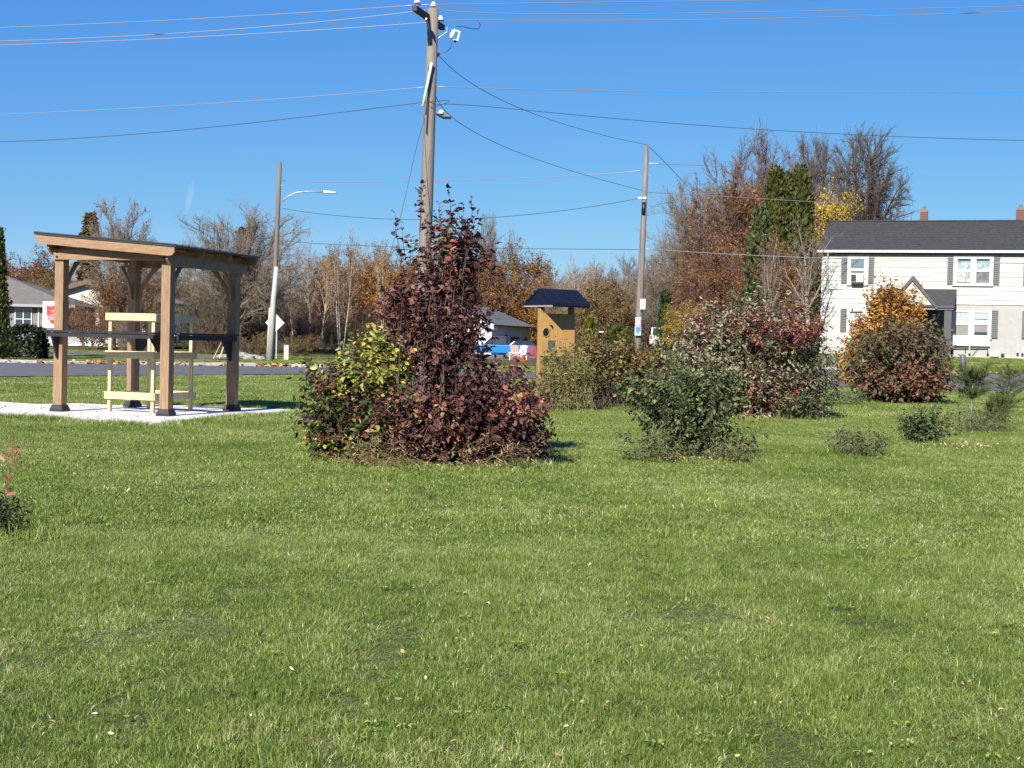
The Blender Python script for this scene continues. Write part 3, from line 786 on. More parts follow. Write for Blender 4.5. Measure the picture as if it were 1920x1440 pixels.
Dl = 71.0
lp, lb0, lt0 = pole('light_pole', 'slim wooden pole with curved street lamp arm beside the white diamond sign', 509, 681, 525, 304, Dl, .14, .095, m_pole2)
def LL(px, py, D=Dl): return P(px, py, D) - lb0
MB().tube([LL(506, 680, Dl - .2), LL(513, 560, Dl - .2), LL(518.5, 500, Dl - .18)], [.15, .13, .10], 10).build('conduit_cover', m_pvc, lp, True)
MB().tube([LL(500.5, 679, Dl - .25), LL(506, 577, Dl - .25)], .05, 8).build('conduit', m_pvc, lp, True)
MB().tube([LL(529, 378), LL(540, 368), LL(556, 361), LL(575, 359), LL(606, 359.5)], .035, 8).build('lamp_arm', m_galv, lp, True)
hd = MB(); hd.prism([LL(606, 357), LL(612, 356.8), LL(631, 360), LL(631, 361.3), LL(612, 362.3), LL(606, 361.5)], (0, .28, 0))
hd.build('lamp_head', m_lampw, lp, bevel=.02)
MB().tube([LL(520, 347), LL(530, 349)], .03, 6).build('lamp_bracket', m_galv, lp)
cb = MB(); 
pb = GD(537, Dl + .5)
ub = thing('utility_box', 'short pale utility post standing right of the light pole base', 'utility box', pb)
MB().span((-.12, -.1, -.05), (.12, .1, .72)).build('cabinet', m_pvc, ub, bevel=.02)
MB().span((-.13, -.11, .721), (.13, .11, .75)).build('cap', m_pvc, ub, bevel=.01)
# diamond sign, seen from behind
ds = thing('diamond_sign', 'plain white back of a diamond road sign beyond the light pole', 'road sign', GD(517.5, 73))
z_ = P(514, 605, 73).z - ds.location.z; h_ = 18 * 73 / FPX
sq = [(-.09 + h_ * c_, 0.0, z_ + h_ * s_) for c_, s_ in ((1, 0), (0, 1), (-1, 0), (0, -1))]
MB().prism(sq, (0, .012, 0)).build('panel', m_lampw, ds)
MB().span((-.03, .013, -.1), (.03, .07, z_ + .3)).build('post', m_galv, ds)

Dr = 62.0
rp, rb0, rt0 = pole('utility_pole', 'wooden utility pole with small notices, between the kiosk and the orange trees', 1193.5, 705, 1213, 273, Dr, .165, .095, m_pole)
def LR(px, py, D=Dr): return P(px, py, D) - rb0
MB().beam(LR(1196, 371, Dr - .1), LR(1212, 371, Dr - .1), .06, .07).build('bracket', m_lampw, rp)
MB().tube([LR(1207.5, 379, Dr - .12), LR(1206.5, 402, Dr - .12)], .075, 8).build('splice_case', m_bolt, rp, True)
MB().beam(LR(1214, 306), LR(1234, 306.5), .04, .04).build('arm', m_galv, rp)
for q in (310, 330, 352, 430, 450):
    MB().tube([LR(1209, q, Dr), LR(1221, q - 1, Dr)], .012, 5).build('step_bolt', m_galv, rp)
def panel_sign(name, label, cat, px0, py0, px1, py1, D, bands, rot=0):
    a, b_ = P(px0, py1, D), P(px1, py0, D); w_, h_ = b_.x - a.x, b_.z - a.z
    t = thing(name, label, cat, ((a.x + b_.x) / 2, D, a.z), rot)
    MB().span((-w_ / 2, 0, 0), (w_ / 2, .02, h_)).build('panel', m_lampw, t, bevel=.02)
    for (x0, y0, x1, y1, col) in bands:
        MB().span((-w_ / 2 + w_ * x0, -.004, h_ * y0), (-w_ / 2 + w_ * x1, -.0005, h_ * y1)).build('print', col, t)
    return t
m_ink = mat('sign_ink', (.03, .03, .03), .6); m_red = mat('sign_red', (.5, .06, .05), .6); m_blue = mat('sign_blue', (.06, .2, .55), .6)
m_pink = mat('sign_faded_red', (.55, .3, .27), .6)
panel_sign('pole_sign', 'white parking sign fixed high on the right utility pole', 'sign', 1200.2, 560.5, 1210.6, 580, Dr - .3,
           [(.2, .72, .45, .77, m_ink), (.5, .72, .8, .77, m_ink), (.25, .45, .75, .50, m_ink), (.38, .2, .5, .32, m_ink)])
panel_sign('pole_sign', 'faded red and white poster pinned on the right utility pole', 'sign', 1191, 595, 1202.4, 611.5, Dr - .3,
           [(.05, .05, .95, .25, m_pink), (.05, .8, .95, .95, m_pink), (.05, .3, .25, .75, m_pink), (.72, .3, .95, .75, m_pink)])
panel_sign('pole_sign', 'blue and white poster lowest on the right utility pole', 'sign', 1190, 612.5, 1202.4, 629, Dr - .3,
           [(.1, .42, .92, .95, m_blue), (.25, .2, .7, .4, m_blue)])

def wire(label, pts, r, m_, cat='wire'):
    """smooth curve through three or four seen points, each with its own depth"""
    W = [P(*p) for p in pts]; n = 28; out = []
    for i in range(n + 1):
        t = i / n * (len(W) - 1)
        # Lagrange through all points
        q = Vector((0, 0, 0))
        for j in range(len(W)):
            l = 1.0
            for k in range(len(W)):
                if k != j: l *= (t - k) / (j - k)
            q += W[j] * l
        out.append(q)
    o = MB(out[0]).tube(out, r, 5).build('overhead_wire', m_, None, True); o.location = out[0]
    return tag(o, label, cat, 'overhead wires')
rW = .0085
wire('topmost pale wire leaving the crossarm towards the left', [(-80, 55, 36), (380, 34.5, 34), (782, 9, 32.1)], rW, m_wire)
wire('second pale wire from the top on the left of the tall pole', [(-80, 79, 36), (380, 59, 34.5), (811, 17, 33)], rW, m_wire)
wire('third pale wire from the top on the left of the tall pole', [(-80, 87, 37), (380, 68.5, 35.5), (827, 40, 33.85)], rW, m_wire)
wire('topmost pale wire running right from the crossarm, at the picture edge', [(782, 9, 32.1), (1300, 2, 34), (2000, -6, 37)], rW, m_wire)
wire('second pale wire from the top on the right of the tall pole', [(812, 17, 33), (960, 25.5, 33.6), (1330, 24, 35), (2000, 9, 38)], rW, m_wire)
wire('third pale wire from the top on the right of the tall pole', [(827, 40, 33.85), (960, 38, 34.3), (1330, 36.5, 35.5), (2000, 18, 38)], rW, m_wire)
wire('faint pale wire crossing left of the tall pole at mid height', [(-80, 218, 37), (380, 195, 35), (806, 162, 33)], rW * .9, m_wire)
wire('faint pale wire crossing right of the tall pole at mid height', [(818, 162, 33), (1300, 172, 35), (2000, 171, 38)], rW * .9, m_wire)
wire('thick black cable on the left of the tall pole', [(-80, 267, 37), (380, 240, 35), (760, 196, 33.1), (803, 203, 32.9)], .0085, m_dwire)
wire('thick black cable sagging away on the right of the tall pole', [(817, 196, 33), (1000, 208, 34), (1400, 241, 36), (2000, 265, 39)], .0075, m_dwire)
wire('upper service wire from the tall pole to the top of the right pole', [(822, 103, 33), (1000, 213, 45), (1215, 272, Dr)], .0085, m_dwire)
wire('lower service wire from the tall pole to the middle of the right pole', [(818, 182, 33), (965, 283, 45), (1204, 357, Dr)], .0085, m_dwire)
wire('guy wire hanging down from the black cable beside the tall pole', [(770, 197, 33), (795, 222, 32.9), (785, 260, 32.5), (762, 360, 31.5), (712, 530, 30)], .006, m_dwire)
wire('wire between the light pole and the tall pole, upper', [(531, 338, Dl), (700, 341, 68), (1000, 333, 64), (1206, 318, Dr)], .013, m_wire)
wire('dark cable between the light pole and the right pole, middle', [(531, 391, Dl), (735, 411, 68), (960, 405, 65), (1204, 371, Dr)], .013, m_dwire)
wire('low dark cable from the light pole across to the right pole', [(527, 451, Dl), (720, 462, 69), (960, 466, 66), (1204, 468, Dr)], .013, m_dwire)
wire('thin wire falling from the right pole top towards the house trees', [(1215, 273, Dr), (1250, 308, 66), (1290, 350, 70)], .013, m_dwire)
wire('pale wire from the right pole to the yellow tree', [(1209, 360, Dr), (1400, 371, 66), (1600, 383, 70)], .014, m_wire)
wire('pale wire from the right pole passing in front of the white house', [(1206, 466, Dr), (1540, 484, 63), (2000, 494, 62)], .015, m_wire)
wire('thin high wire behind the bare tree right of the right pole', [(1216, 307, Dr), (1400, 313, 68), (1545, 318, 74)], .010, m_wire)

# yellow guy guards by the left thicket
for (a, b_, lab) in (((411.5, 672, 70), (437, 600, 71.5), 'pale yellow guy wire guard leaning beside the right shelter post'), ((398, 676, 70), (420, 632, 71.5), 'thinner yellow guy guard leaning lower beside the shelter')):
    p0, p1 = P(*a), P(*b_)
    o = MB(p0).tube([p0, p1], .03 if a[0] > 405 else .018, 6).build('guy_guard', mat('pale_yellow_plastic', (.6, .52, .25), .5), None, True); o.location = p0
    tag(o, lab, 'guy guard')
# ------------------------------------------------------------------ trees
def norm3(a):
    l = math.sqrt(a[0] ** 2 + a[1] ** 2 + a[2] ** 2) or 1; return (a[0] / l, a[1] / l, a[2] / l)
def grow(rng, cfg):
    """recursive limbs; returns segments per level and twig segments for leaves"""
    segs = [[] for _ in cfg]
    def branch(p, d, L, r, lv):
        c = cfg[lv]; n = c['k']; pts = [p]; rr = [r]
        for i in range(n):
            d = norm3((d[0] + rng.gauss(0, c['wob']), d[1] + rng.gauss(0, c['wob']), d[2] + rng.gauss(0, c['wob']) + c['up']))
            q = (p[0] + d[0] * L / n, p[1] + d[1] * L / n, p[2] + d[2] * L / n)
            r2 = r * (1 - (i + 1) / n * (1 - c['taper'])) if True else r
            segs[lv].append((p, q, rr[-1], r2)); pts.append(q); rr.append(r2); p = q
        if lv + 1 < len(cfg):
            nc = c['n'] if isinstance(c['n'], int) else rng.randint(*c['n'])
            az = rng.uniform(0, 6.28)
            for j in range(nc):
                t = c['t0'] + (1 - c['t0']) * (j + rng.random() * .8) / nc
                f = min(t, .999) * n; i = int(f); f -= i
                a, b_ = pts[i], pts[i + 1]; q = tuple(a[k] + (b_[k] - a[k]) * f for k in range(3))
                dd = norm3(tuple(b_[k] - a[k] for k in range(3)))
                az += 2.4 + rng.gauss(0, .4); an = rad(c['ang'] + rng.gauss(0, 9))
                v = Vector(dd); x = v.orthogonal().normalized(); y = v.cross(x)
                nd = v * math.cos(an) + (x * math.cos(az) + y * math.sin(az)) * math.sin(an)
                sh_ = c.get('sh', .55)
                branch(q, tuple(nd), L * c['lf'] * (1 - sh_ * t) * rng.uniform(.75, 1.2), max(rr[i] * c.get('rf', .55), c.get('rmin', .011)), lv + 1)
    base = cfg[0]
    for s in range(base.get('stems', 1)):
        a = rng.uniform(0, 6.28); sp = base.get('splay', 0)
        branch((math.cos(a) * base.get('off', 0), math.sin(a) * base.get('off', 0), -.1), norm3((math.cos(a) * sp, math.sin(a) * sp, 1)), base['L'] * rng.uniform(.85, 1.0), base['r'] * rng.uniform(.75, 1), 0)
    return segs
def make_proto(name, seed, cfg, nleaf=0, lsize=.2, split=2, leafv=None, leaflv=2):
    rng = random.Random(seed); nr = np.random.default_rng(seed)
    segs = grow(rng, cfg)
    allp = np.array([q for lv in segs for q in [(s[1]) for s in lv]])
    lo, hi = np.percentile(allp, .7, axis=0), np.percentile(allp, 99.5, axis=0)
    H, Wd = allp[:, 2].max(), max(hi[0] - lo[0], hi[1] - lo[1])
    cx_, cy_ = (hi[0] + lo[0]) / 2 * .5, (hi[1] + lo[1]) / 2 * .5
    def arr(lvs):
        S = [s for lv in lvs for s in segs[lv]]
        return (np.array([s[0] for s in S]), np.array([s[1] for s in S]), np.array([s[2] for s in S]), np.array([s[3] for s in S]))
    V, F = seg_tubes(*arr(range(split)), n=6)
    trunk = np_mesh(name + '_trunk', V, F, None, smooth_=True)
    V, F = seg_tubes(*arr(range(split, len(cfg))), n=3)
    twig = np_mesh(name + '_twigs', V, F, None)
    leaf = None
    if nleaf:
        p0, p1, _, _ = arr(range(leaflv, len(cfg)))
        ids = nr.integers(0, len(p0), nleaf); t = nr.random((nleaf, 1))
        pos = p0[ids] * (1 - t) + p1[ids] * t + nr.normal(0, lsize * .5, (nleaf, 3))
        d = nr.normal(0, 1, (nleaf, 3)) + np.array([0, 0, -.5]); nrm = nr.normal(0, 1, (nleaf, 3)) + np.array([0, -.3, .6])
        vv = np.clip(nr.random(nleaf) * .65 + .35 * (np.sin(pos[:, 0] * 1.7 + seed) * np.cos(pos[:, 2] * 1.3) * .5 + .5), 0, 1)
        V, F, vf = leaves(pos, d, nrm, lsize * nr.uniform(.6, 1.3, nleaf), vv, QUAD_V, QUAD_F)
        leaf = np_mesh(name + '_leaves', V, F, None, vf)
    print('PROTO', name, round(H, 1), round(Wd, 1), len(twig.polygons) * 2, nleaf * 2)
    return dict(H=H, W=Wd, trunk=trunk, twig=twig, leaf=leaf)
def C(**k): return k
BARE = [C(L=5.0, r=.20, k=5, wob=.05, up=.05, taper=.55, n=13, t0=.22, ang=44, lf=1.0, sh=.3, rf=.6), C(k=5, wob=.10, up=.10, taper=.35, n=10, t0=.2, ang=36, lf=.55, rf=.5),
        C(k=4, wob=.14, up=.07, taper=.4, n=7, t0=.2, ang=34, lf=.55, rf=.55), C(k=2, wob=.18, up=.05, taper=.4, n=4, t0=.25, ang=36, lf=.55, rf=.6), C(k=2, wob=.2, up=.04, taper=.5)]
WIDE = [C(L=4.5, r=.24, k=5, wob=.06, up=.02, taper=.6, n=8, t0=.35, ang=48, lf=1.25, sh=.4, rf=.62), C(k=6, wob=.16, up=.07, taper=.3, n=11, t0=.2, ang=42, lf=.5, rf=.5),
        C(k=4, wob=.2, up=.05, taper=.4, n=7, t0=.15, ang=40, lf=.55, rf=.55), C(k=2, wob=.24, up=.04, taper=.4, n=4, t0=.2, ang=40, lf=.6, rf=.6), C(k=2, wob=.25, up=.03, taper=.5)]
TALL = [C(L=6.5, r=.16, k=6, wob=.04, up=.06, taper=.35, n=13, t0=.3, ang=32, lf=.6, sh=.45, rf=.5), C(k=5, wob=.09, up=.12, taper=.3, n=7, t0=.2, ang=30, lf=.5, rf=.5),
        C(k=3, wob=.12, up=.08, taper=.4, n=6, t0=.2, ang=32, lf=.55, rf=.55), C(k=2, wob=.16, up=.05, taper=.5)]
OAK = [C(L=5, r=.22, k=5, wob=.07, up=.03, taper=.5, n=12, t0=.25, ang=52, lf=.8, sh=.35, rf=.55), C(k=5, wob=.14, up=.06, taper=.35, n=8, t0=.2, ang=42, lf=.5, rf=.5),
       C(k=3, wob=.2, up=.03, taper=.4, n=5, t0=.2, ang=42, lf=.55, rf=.55), C(k=2, wob=.24, up=.0, taper=.5)]
BIRCH = [C(L=7, r=.075, k=7, wob=.05, up=.06, taper=.25, n=14, t0=.3, ang=38, lf=.35, sh=.4, rf=.4, stems=3, splay=.22, off=.16), C(k=4, wob=.12, up=.06, taper=.3, n=7, t0=.2, ang=34, lf=.5, rf=.5),
         C(k=3, wob=.18, up=.0, taper=.4, n=4, t0=.2, ang=36, lf=.5, rf=.6), C(k=2, wob=.2, up=-.05, taper=.5)]
THICK = [C(L=2.2, r=.035, rmin=.007, k=5, wob=.13, up=.05, taper=.4, n=10, t0=.12, ang=38, lf=.6, sh=.4, rf=.6, stems=11, splay=.75, off=.35), C(k=3, rmin=.007, wob=.18, up=.05, taper=.4, n=7, t0=.15, ang=40, lf=.55, rf=.6),
         C(k=2, rmin=.007, wob=.22, up=.03, taper=.5, n=4, t0=.2, ang=40, lf=.6, rf=.7), C(k=2, wob=.22, up=.03, taper=.6)]
PR = {}
def crown_proto(name, seed, nl=15, nsub=13, ntw=8, ntl=3, R=3.2, z0=.22, leader=.75, wide=1.0, nleaf=0, lsize=.13, lobes=0, thick=1.0, leafr=.16, upb=.9, cl=.42, ch=.40):
    """trunk, arching limbs to the crown's surface, then branches, twigs and twiglets that fill it"""
    nr = np.random.default_rng(seed); H = 10.0
    segs = []; 
    def add(P0, P1, r0, r1, lv): segs.append((P0, P1, r0, r1, np.full(len(P0), lv)))
    tp = np.array([[0, 0, -.15], [.05, .03, 2], [nr.normal(0, .12), nr.normal(0, .1), 4.5], [nr.normal(0, .2), nr.normal(0, .2), 10 * leader]])
    tr_ = np.array([.23, .18, .12, .03]) * thick
    add(tp[:-1], tp[1:], tr_[:-1], tr_[1:], 0)
    def trunk_at(z): return np.stack([np.interp(z, tp[:, 2], tp[:, 0]), np.interp(z, tp[:, 2], tp[:, 1]), z], 1)
    cz = H * (z0 + 1) / 2; rz = H * (1 - z0) / 2
    # limb targets on the crown surface
    k = np.arange(nl); az = k * 2.39996 + nr.normal(0, .25, nl); hh = np.linspace(-.55, .97, nl) + nr.normal(0, .08, nl); hh = np.clip(hh, -.75, .98)
    sc_l = nr.choice([1.0, .95, .8, .6], nl); rad_ = np.sqrt(1 - hh ** 2) * nr.uniform(.85, 1.0, nl) * sc_l
    T = np.stack([np.cos(az) * rad_ * R * wide, np.sin(az) * rad_ * R * wide, cz + hh * rz * nr.uniform(.9, 1.0, nl) * np.where(hh > .3, np.maximum(sc_l, .75), 1)], 1)
    bz = np.clip(T[:, 2] * .42 + nr.normal(0, .3, nl), H * z0 * .55, H * leader * .8); B = trunk_at(bz)
    Cc = B + (T - B) * np.array([cl, cl, ch])
    ns = 7; ts = np.linspace(0, 1, ns + 1)
    L = (1 - ts)[None, :, None] ** 2 * B[:, None] + 2 * (ts * (1 - ts))[None, :, None] * Cc[:, None] + ts[None, :, None] ** 2 * T[:, None]
    L[:, 1:-1] += nr.normal(0, .09, (nl, ns - 1, 3))
    lr = (.10 * thick * (1 - ts) ** .8 + .014)[None] * np.ones((nl, 1))
    add(L[:, :-1].reshape(-1, 3), L[:, 1:].reshape(-1, 3), lr[:, :-1].ravel(), lr[:, 1:].ravel(), 1)
    cen = np.array([0, 0, cz - rz * .35])
    def kids(P0, P1, n_each, frac0, length, r0, lv, mixo, rnd, nseg=2):
        """children along polyline pieces; returns their segments"""
        n = len(P0) * n_each; idx = np.repeat(np.arange(len(P0)), n_each); t = nr.uniform(frac0, 1, (n, 1))
        p = P0[idx] * (1 - t) + P1[idx] * t; tang = unit(P1[idx] - P0[idx])
        out = unit((p - cen) * np.array([1, 1, .8])); d = unit(tang * .5 + out * mixo + nr.normal(0, rnd, (n, 3)) + np.array([0, 0, .22 * upb]))
        l = length * nr.uniform(.55, 1.3, n)
        A, Bq = [], []
        for s_ in range(nseg):
            q = p + d * (l / nseg)[:, None]; A.append(p); Bq.append(q)
            rr0 = r0 * (1 - .75 * s_ / nseg); rr1 = r0 * (1 - .75 * (s_ + 1) / nseg)
            add(p, q, np.full(n, rr0), np.full(n, rr1), lv)
            d = unit(d + nr.normal(0, .22, (n, 3)) + np.array([0, 0, .12 * upb])); p = q
        return np.concatenate(A), np.concatenate(Bq)
    l0 = L[:, 2:-1].reshape(-1, 3); l1 = L[:, 3:].reshape(-1, 3)
    S0, S1 = kids(l0, l1, max(1, nsub // 5), 0, .36 * R, .030 * thick, 2, .45, .6, 3)
    W0, W1 = kids(S0, S1, max(1, ntw // 3), 0, .20 * R, .014, 3, .35, .45, 2)
    Z0, Z1 = kids(W0, W1, max(1, ntl // 2), 0, .10 * R, .010, 4, .3, .5, 1)
    def arr(lv):
        sel = [g for g in segs if g[4][0] in lv]; return [np.concatenate([g[i_] for g in sel]) for i_ in range(4)]
    V, F = seg_tubes(*arr((0, 1)), n=6); trunk = np_mesh(name + '_trunk', V, F, None, smooth_=True)
    V, F = seg_tubes(*arr((2, 3, 4)), n=3); twig = np_mesh(name + '_twigs', V, F, None)
    p_all = arr((1, 2, 3, 4))[1]; lo, hi = np.percentile(p_all, 1, axis=0), np.percentile(p_all, 99, axis=0)
    leaf = None
    if nleaf:
        a0, a1 = np.concatenate([W0, Z0]), np.concatenate([W1, Z1]); n = nleaf
        # clumpy: some twigs keep their leaves, some have dropped them
        keepw = np.sin(a0[:, 0] * 2.1 + seed) + np.sin(a0[:, 1] * 1.9 - seed) + np.sin(a0[:, 2] * 2.3 + 2 * seed) + nr.normal(0, .8, len(a0))
        w_ = np.exp(keepw * .55); w_ /= w_.sum()
        ids = nr.choice(len(a0), n, p=w_); t = nr.random((n, 1)); pos = a0[ids] * (1 - t) + a1[ids] * t + nr.normal(0, leafr, (n, 3))
        d = nr.normal(0, 1, (n, 3)) + np.array([0, 0, -.4]); nrm = nr.normal(0, 1, (n, 3)) + np.array([0, -.3, .6])
        vv = np.clip(nr.random(n) * .6 + .4 * (np.sin(pos[:, 0] * 1.1 + seed) * np.cos(pos[:, 2] * 1.0 + seed) * .5 + .5), 0, 1)
        V, F, vf = leaves(pos, d, nrm, lsize * nr.uniform(.6, 1.4, n), vv, QUAD_V, QUAD_F); leaf = np_mesh(name + '_leaves', V, F, None, vf)
    print('PROTO', name, len(twig.polygons) * 2, nleaf * 2)
    return dict(H=p_all[:, 2].max(), W=max(hi[0] - lo[0], hi[1] - lo[1]), trunk=trunk, twig=twig, leaf=leaf)
PR['bare1'] = crown_proto('bare1', 1, 28, 15, 9, 4, 4.2, .16, .6, thick=1.0, upb=.7); PR['bare2'] = crown_proto('bare2', 12, 27, 15, 9, 4, 3.4, .22, .85, thick=.85, upb=.8)
PR['wide'] = crown_proto('wide', 3, 26, 15, 9, 4, 2.9, .42, .7, thick=1.2, upb=.15, cl=.32, ch=.5); PR['tall'] = make_proto('tall', 4, TALL); PR['tall2'] = make_proto('tall2', 5, TALL, 1500, .13)
PR['sparse'] = crown_proto('sparse', 6, 25, 15, 9, 2, 3.4, .2, .8, nleaf=3000, lsize=.15, leafr=.08, upb=.7, thick=.85); PR['sparse2'] = crown_proto('sparse2', 17, 27, 15, 9, 2, 3.3, .08, .85, nleaf=8500, lsize=.14, leafr=.10, upb=.6, thick=.85)
PR['oak1'] = crown_proto('oak1', 7, 26, 10, 6, 2, 3.8, .06, .7, nleaf=17000, lsize=.16, upb=.3); PR['oak2'] = crown_proto('oak2', 8, 26, 10, 6, 2, 3.4, .08, .75, nleaf=17000, lsize=.15, upb=.3); PR['oak3'] = crown_proto('oak3', 9, 26, 15, 6, 2, 3.5, .04, .8, nleaf=10000, lsize=.14, upb=.5, thick=.85)
PR['birch'] = make_proto('birch', 10, BIRCH, 500, .13, split=1); PR['birch2'] = make_proto('birch2', 11, BIRCH, 1600, .14, split=1)
PR['thick1'] = make_proto('thick1', 20, THICK, 1600, .07, split=1); PR['thick2'] = make_proto('thick2', 21, THICK, 4500, .08, split=1)

def bark(name, c, v=.3): return mat(name, tuple(q * k for q, k in zip(c, (1.0, .95, .86))), .9, v, 3, .3, stretch=(3, 3, .6))
B_grey = bark('grey_bark', (.20, .17, .14)); B_dark = bark('dark_bark', (.105, .082, .065)); B_red = bark('reddish_twig_bark', (.15, .095, .075))
B_pale = bark('pale_twig_bark', (.30, .25, .20)); B_birch = mat('birch_bark', (.40, .38, .34), .7, .35, 5, .2, stretch=(1, 1, 3)); B_mar = bark('maroon_twig_bark', (.13, .085, .065))
L_oak = leaf_mat('oak_brown_leaf', [(0, (0.105, 0.049, 0.0168)), (0.4, (0.21, 0.105, 0.0308)), (0.75, (0.322, 0.161, 0.042)), (1, (0.42, 0.266, 0.07))])
L_russ = leaf_mat('russet_leaf', [(0, (.11, .05, .017)), (.5, (.22, .105, .032)), (1, (.33, .19, .06))])
L_oran = leaf_mat('orange_leaf', [(0, (.17, .07, .015)), (.5, (.33, .15, .024)), (1, (.45, .27, .05))])
L_gold = leaf_mat('golden_leaf', [(0, (0.218, 0.138, 0.021)), (0.5, (0.414, 0.287, 0.04)), (1, (0.552, 0.437, 0.081))])
L_oliv = leaf_mat('olive_brown_leaf', [(0, (0.1087, 0.0798, 0.0261)), (0.5, (0.2102, 0.145, 0.0406)), (1, (0.319, 0.2175, 0.058))])
L_dkgr = leaf_mat('dark_evergreen', [(0, (.012, .024, .008)), (.5, (.028, .052, .014)), (1, (.06, .09, .022))], trans=.15)
L_arbo = leaf_mat('arborvitae_green', [(0, (.02, .029, .007)), (.45, (.052, .062, .013)), (.8, (.095, .098, .022)), (1, (.13, .105, .035))], trans=.25)
L_yew = leaf_mat('yew_green', [(0, (0.02, 0.034, 0.012)), (0.5, (0.045, 0.068, 0.02)), (1, (0.09, 0.11, 0.035))], trans=.2)
L_spru = leaf_mat('rusty_spruce', [(0, (.035, .034, .012)), (.5, (.085, .062, .02)), (1, (.17, .10, .035))], trans=.15)
L_maro = leaf_mat('maroon_leaf', [(0, (.07, .03, .02)), (.6, (.135, .062, .036)), (1, (.20, .12, .06))])
L_yelg = leaf_mat('yellow_green_leaf', [(0, (0.056, 0.063, 0.0105)), (0.5, (0.112, 0.119, 0.021)), (1, (0.182, 0.168, 0.035))])

GR = {}
def tree(kind, px, top, D, wpx, label, barkm, leafm=None, cat='tree', group=None, rot=None, lean=0.0, name='tree', twigm=None, zoff=0.0):
    p = PR[kind]; b = GD(px, D); H = P(px, top, D).z - b.z; W_ = wpx * D / FPX
    rng = random.Random(hash((px, top)) & 0xffff)
    t = thing(name, label, cat, (b.x, b.y, b.z + zoff), rot if rot is not None else random.Random(px * 7 + top).uniform(0, 6.28), group)
    t.scale = (W_ / p['W'], W_ / p['W'], H / p['H'])
    def part(nm, me, mt):
        o = link(nm, me, t); 
        if len(me.materials) == 0: me.materials.append(mt)
        o.material_slots[0].link = 'OBJECT'; o.material_slots[0].material = mt; return o
    part('trunk', p['trunk'], barkm)
    tw = part('branches', p['twig'], twigm or barkm)
    if p['leaf'] is not None and leafm: tag(part('crown', p['leaf'], leafm))
    return t

# conifers from sprays of foliage
def column_mesh(name, seed, n, lsize, flame=.75):
    nr = np.random.default_rng(seed)
    z = nr.random(n) ** .9; a = nr.random(n) * 2 * np.pi
    prof = np.minimum(1, (z / .12 + .35)) * (1 - z) ** flame * 1.25 + .03
    prof *= 1 + .18 * np.sin(a * 3 + z * 17) + .12 * np.sin(a * 7 - z * 29)
    r = prof * (1 - .45 * nr.random(n) ** 2) * .5
    pos = np.stack([r * np.cos(a), r * np.sin(a), z * .98], 1)
    return pos, a, nr
def conifer(kind, px, top, D, wpx, label, lm_, seed, n=5200, lsize=.22, basepx=None, bark_=None, flame=.75, cat='evergreen tree', name='evergreen_tree'):
    b = GD(px, D); H = P(px, top, D).z - b.z; W_ = wpx * D / FPX
    t = thing(name, label, cat, b, 0)
    pos, a, nr = column_mesh(name, seed, n, lsize, flame)
    pos = pos * np.array([W_, W_, H])
    out = np.stack([np.cos(a), np.sin(a), np.zeros(n)], 1)
    if kind == 'column':
        d = out * .45 + np.array([0, 0, 1.0]) + nr.normal(0, .3, (n, 3))
    else:
        lay = (pos[:, 2] / H * 14) % 1
        pos[:, :2] *= (1.15 - .55 * lay)[:, None]
        d = out + np.array([0, 0, -.25]) + nr.normal(0, .3, (n, 3))
    pos += nr.normal(0, .07, (n, 3)) * W_ ** .5
    nrm = out + nr.normal(0, .5, (n, 3)) + np.array([0, 0, .3])
    vv = np.clip(nr.random(n) * .7 + .3 * (np.sin(a * 5 + pos[:, 2] * 3) * .5 + .5), 0, 1)
    V, F, vf = leaves(pos, d, nrm, lsize * nr.uniform(.6, 1.4, n), vv, QUAD_V, QUAD_F, .8)
    link('crown', np_mesh(name + '_crown', V, F, lm_, vf), t)
    MB().tube([(0, 0, -.1), (0, 0, H * .5), (0, 0, H * .93)], [W_ * .06 + .06, W_ * .04, .02], 7).build('trunk', bark_ or B_dark, t, True)
    return t

# --- left part of the picture
conifer('column', -6, 428, 62, 36, 'dark green columnar cypress cut by the left picture edge', L_arbo, 31, 5200, .16, name='cypress_tree')
conifer('spruce', 166, 396, 118, 44, 'small rusty brown spruce top left of the bare birch, above the shelter roof', L_spru, 32, 3800, .42, flame=.9)
tree('sparse', 226, 358, 96, 150, 'thin maple with few orange leaves rising above the shelter roof', B_grey, L_russ)
tree('oak3', 214, 492, 84, 120, 'russet leaved small tree seen under the shelter roof beside the red shield sign', B_dark, L_russ)
tree('thick2', 170, 560, 80, 96, 'russet shrub between the gabled house and the pine frame', B_red, L_russ, 'shrub', name='shrub')
tree('thick2', 268, 520, 82, 60, 'brown leafed shrub seen between the rear and front shelter posts', B_dark, L_oliv, 'shrub', name='shrub')
tree('thick1', 238, 580, 74, 44, 'multi stemmed bare bush behind the rear shelter post', B_grey, L_oliv, 'shrub', name='shrub')
tree('oak3', 262, 470, 104, 90, 'tall brown tree close behind the rear shelter post', B_dark, L_oak)
tree('oak2', 90, 506, 130, 66, 'low olive tree peeping over the grey hip roof, nearer the shelter', B_dark, L_oliv)
tree('oak1', 58, 510, 134, 42, 'pale olive tree top just over the ridge of the grey roof', B_dark, L_yelg)
tree('oak2', 118, 560, 120, 60, 'brown tree low behind the gabled house', B_dark, L_oak)
tree('bare1', 446, 362, 80, 236, 'large round headed bare tree between the shelter and the light pole', B_grey, None)
conifer('spruce', 452, 424, 104, 46, 'narrow dark spruce behind the large bare tree', L_spru, 34, 3600, .34, flame=.95)
tree('thick2', 366, 545, 77, 90, 'loose dark green yew bush left of the right shelter post', B_dark, L_yew, 'evergreen shrub', name='evergreen_shrub')
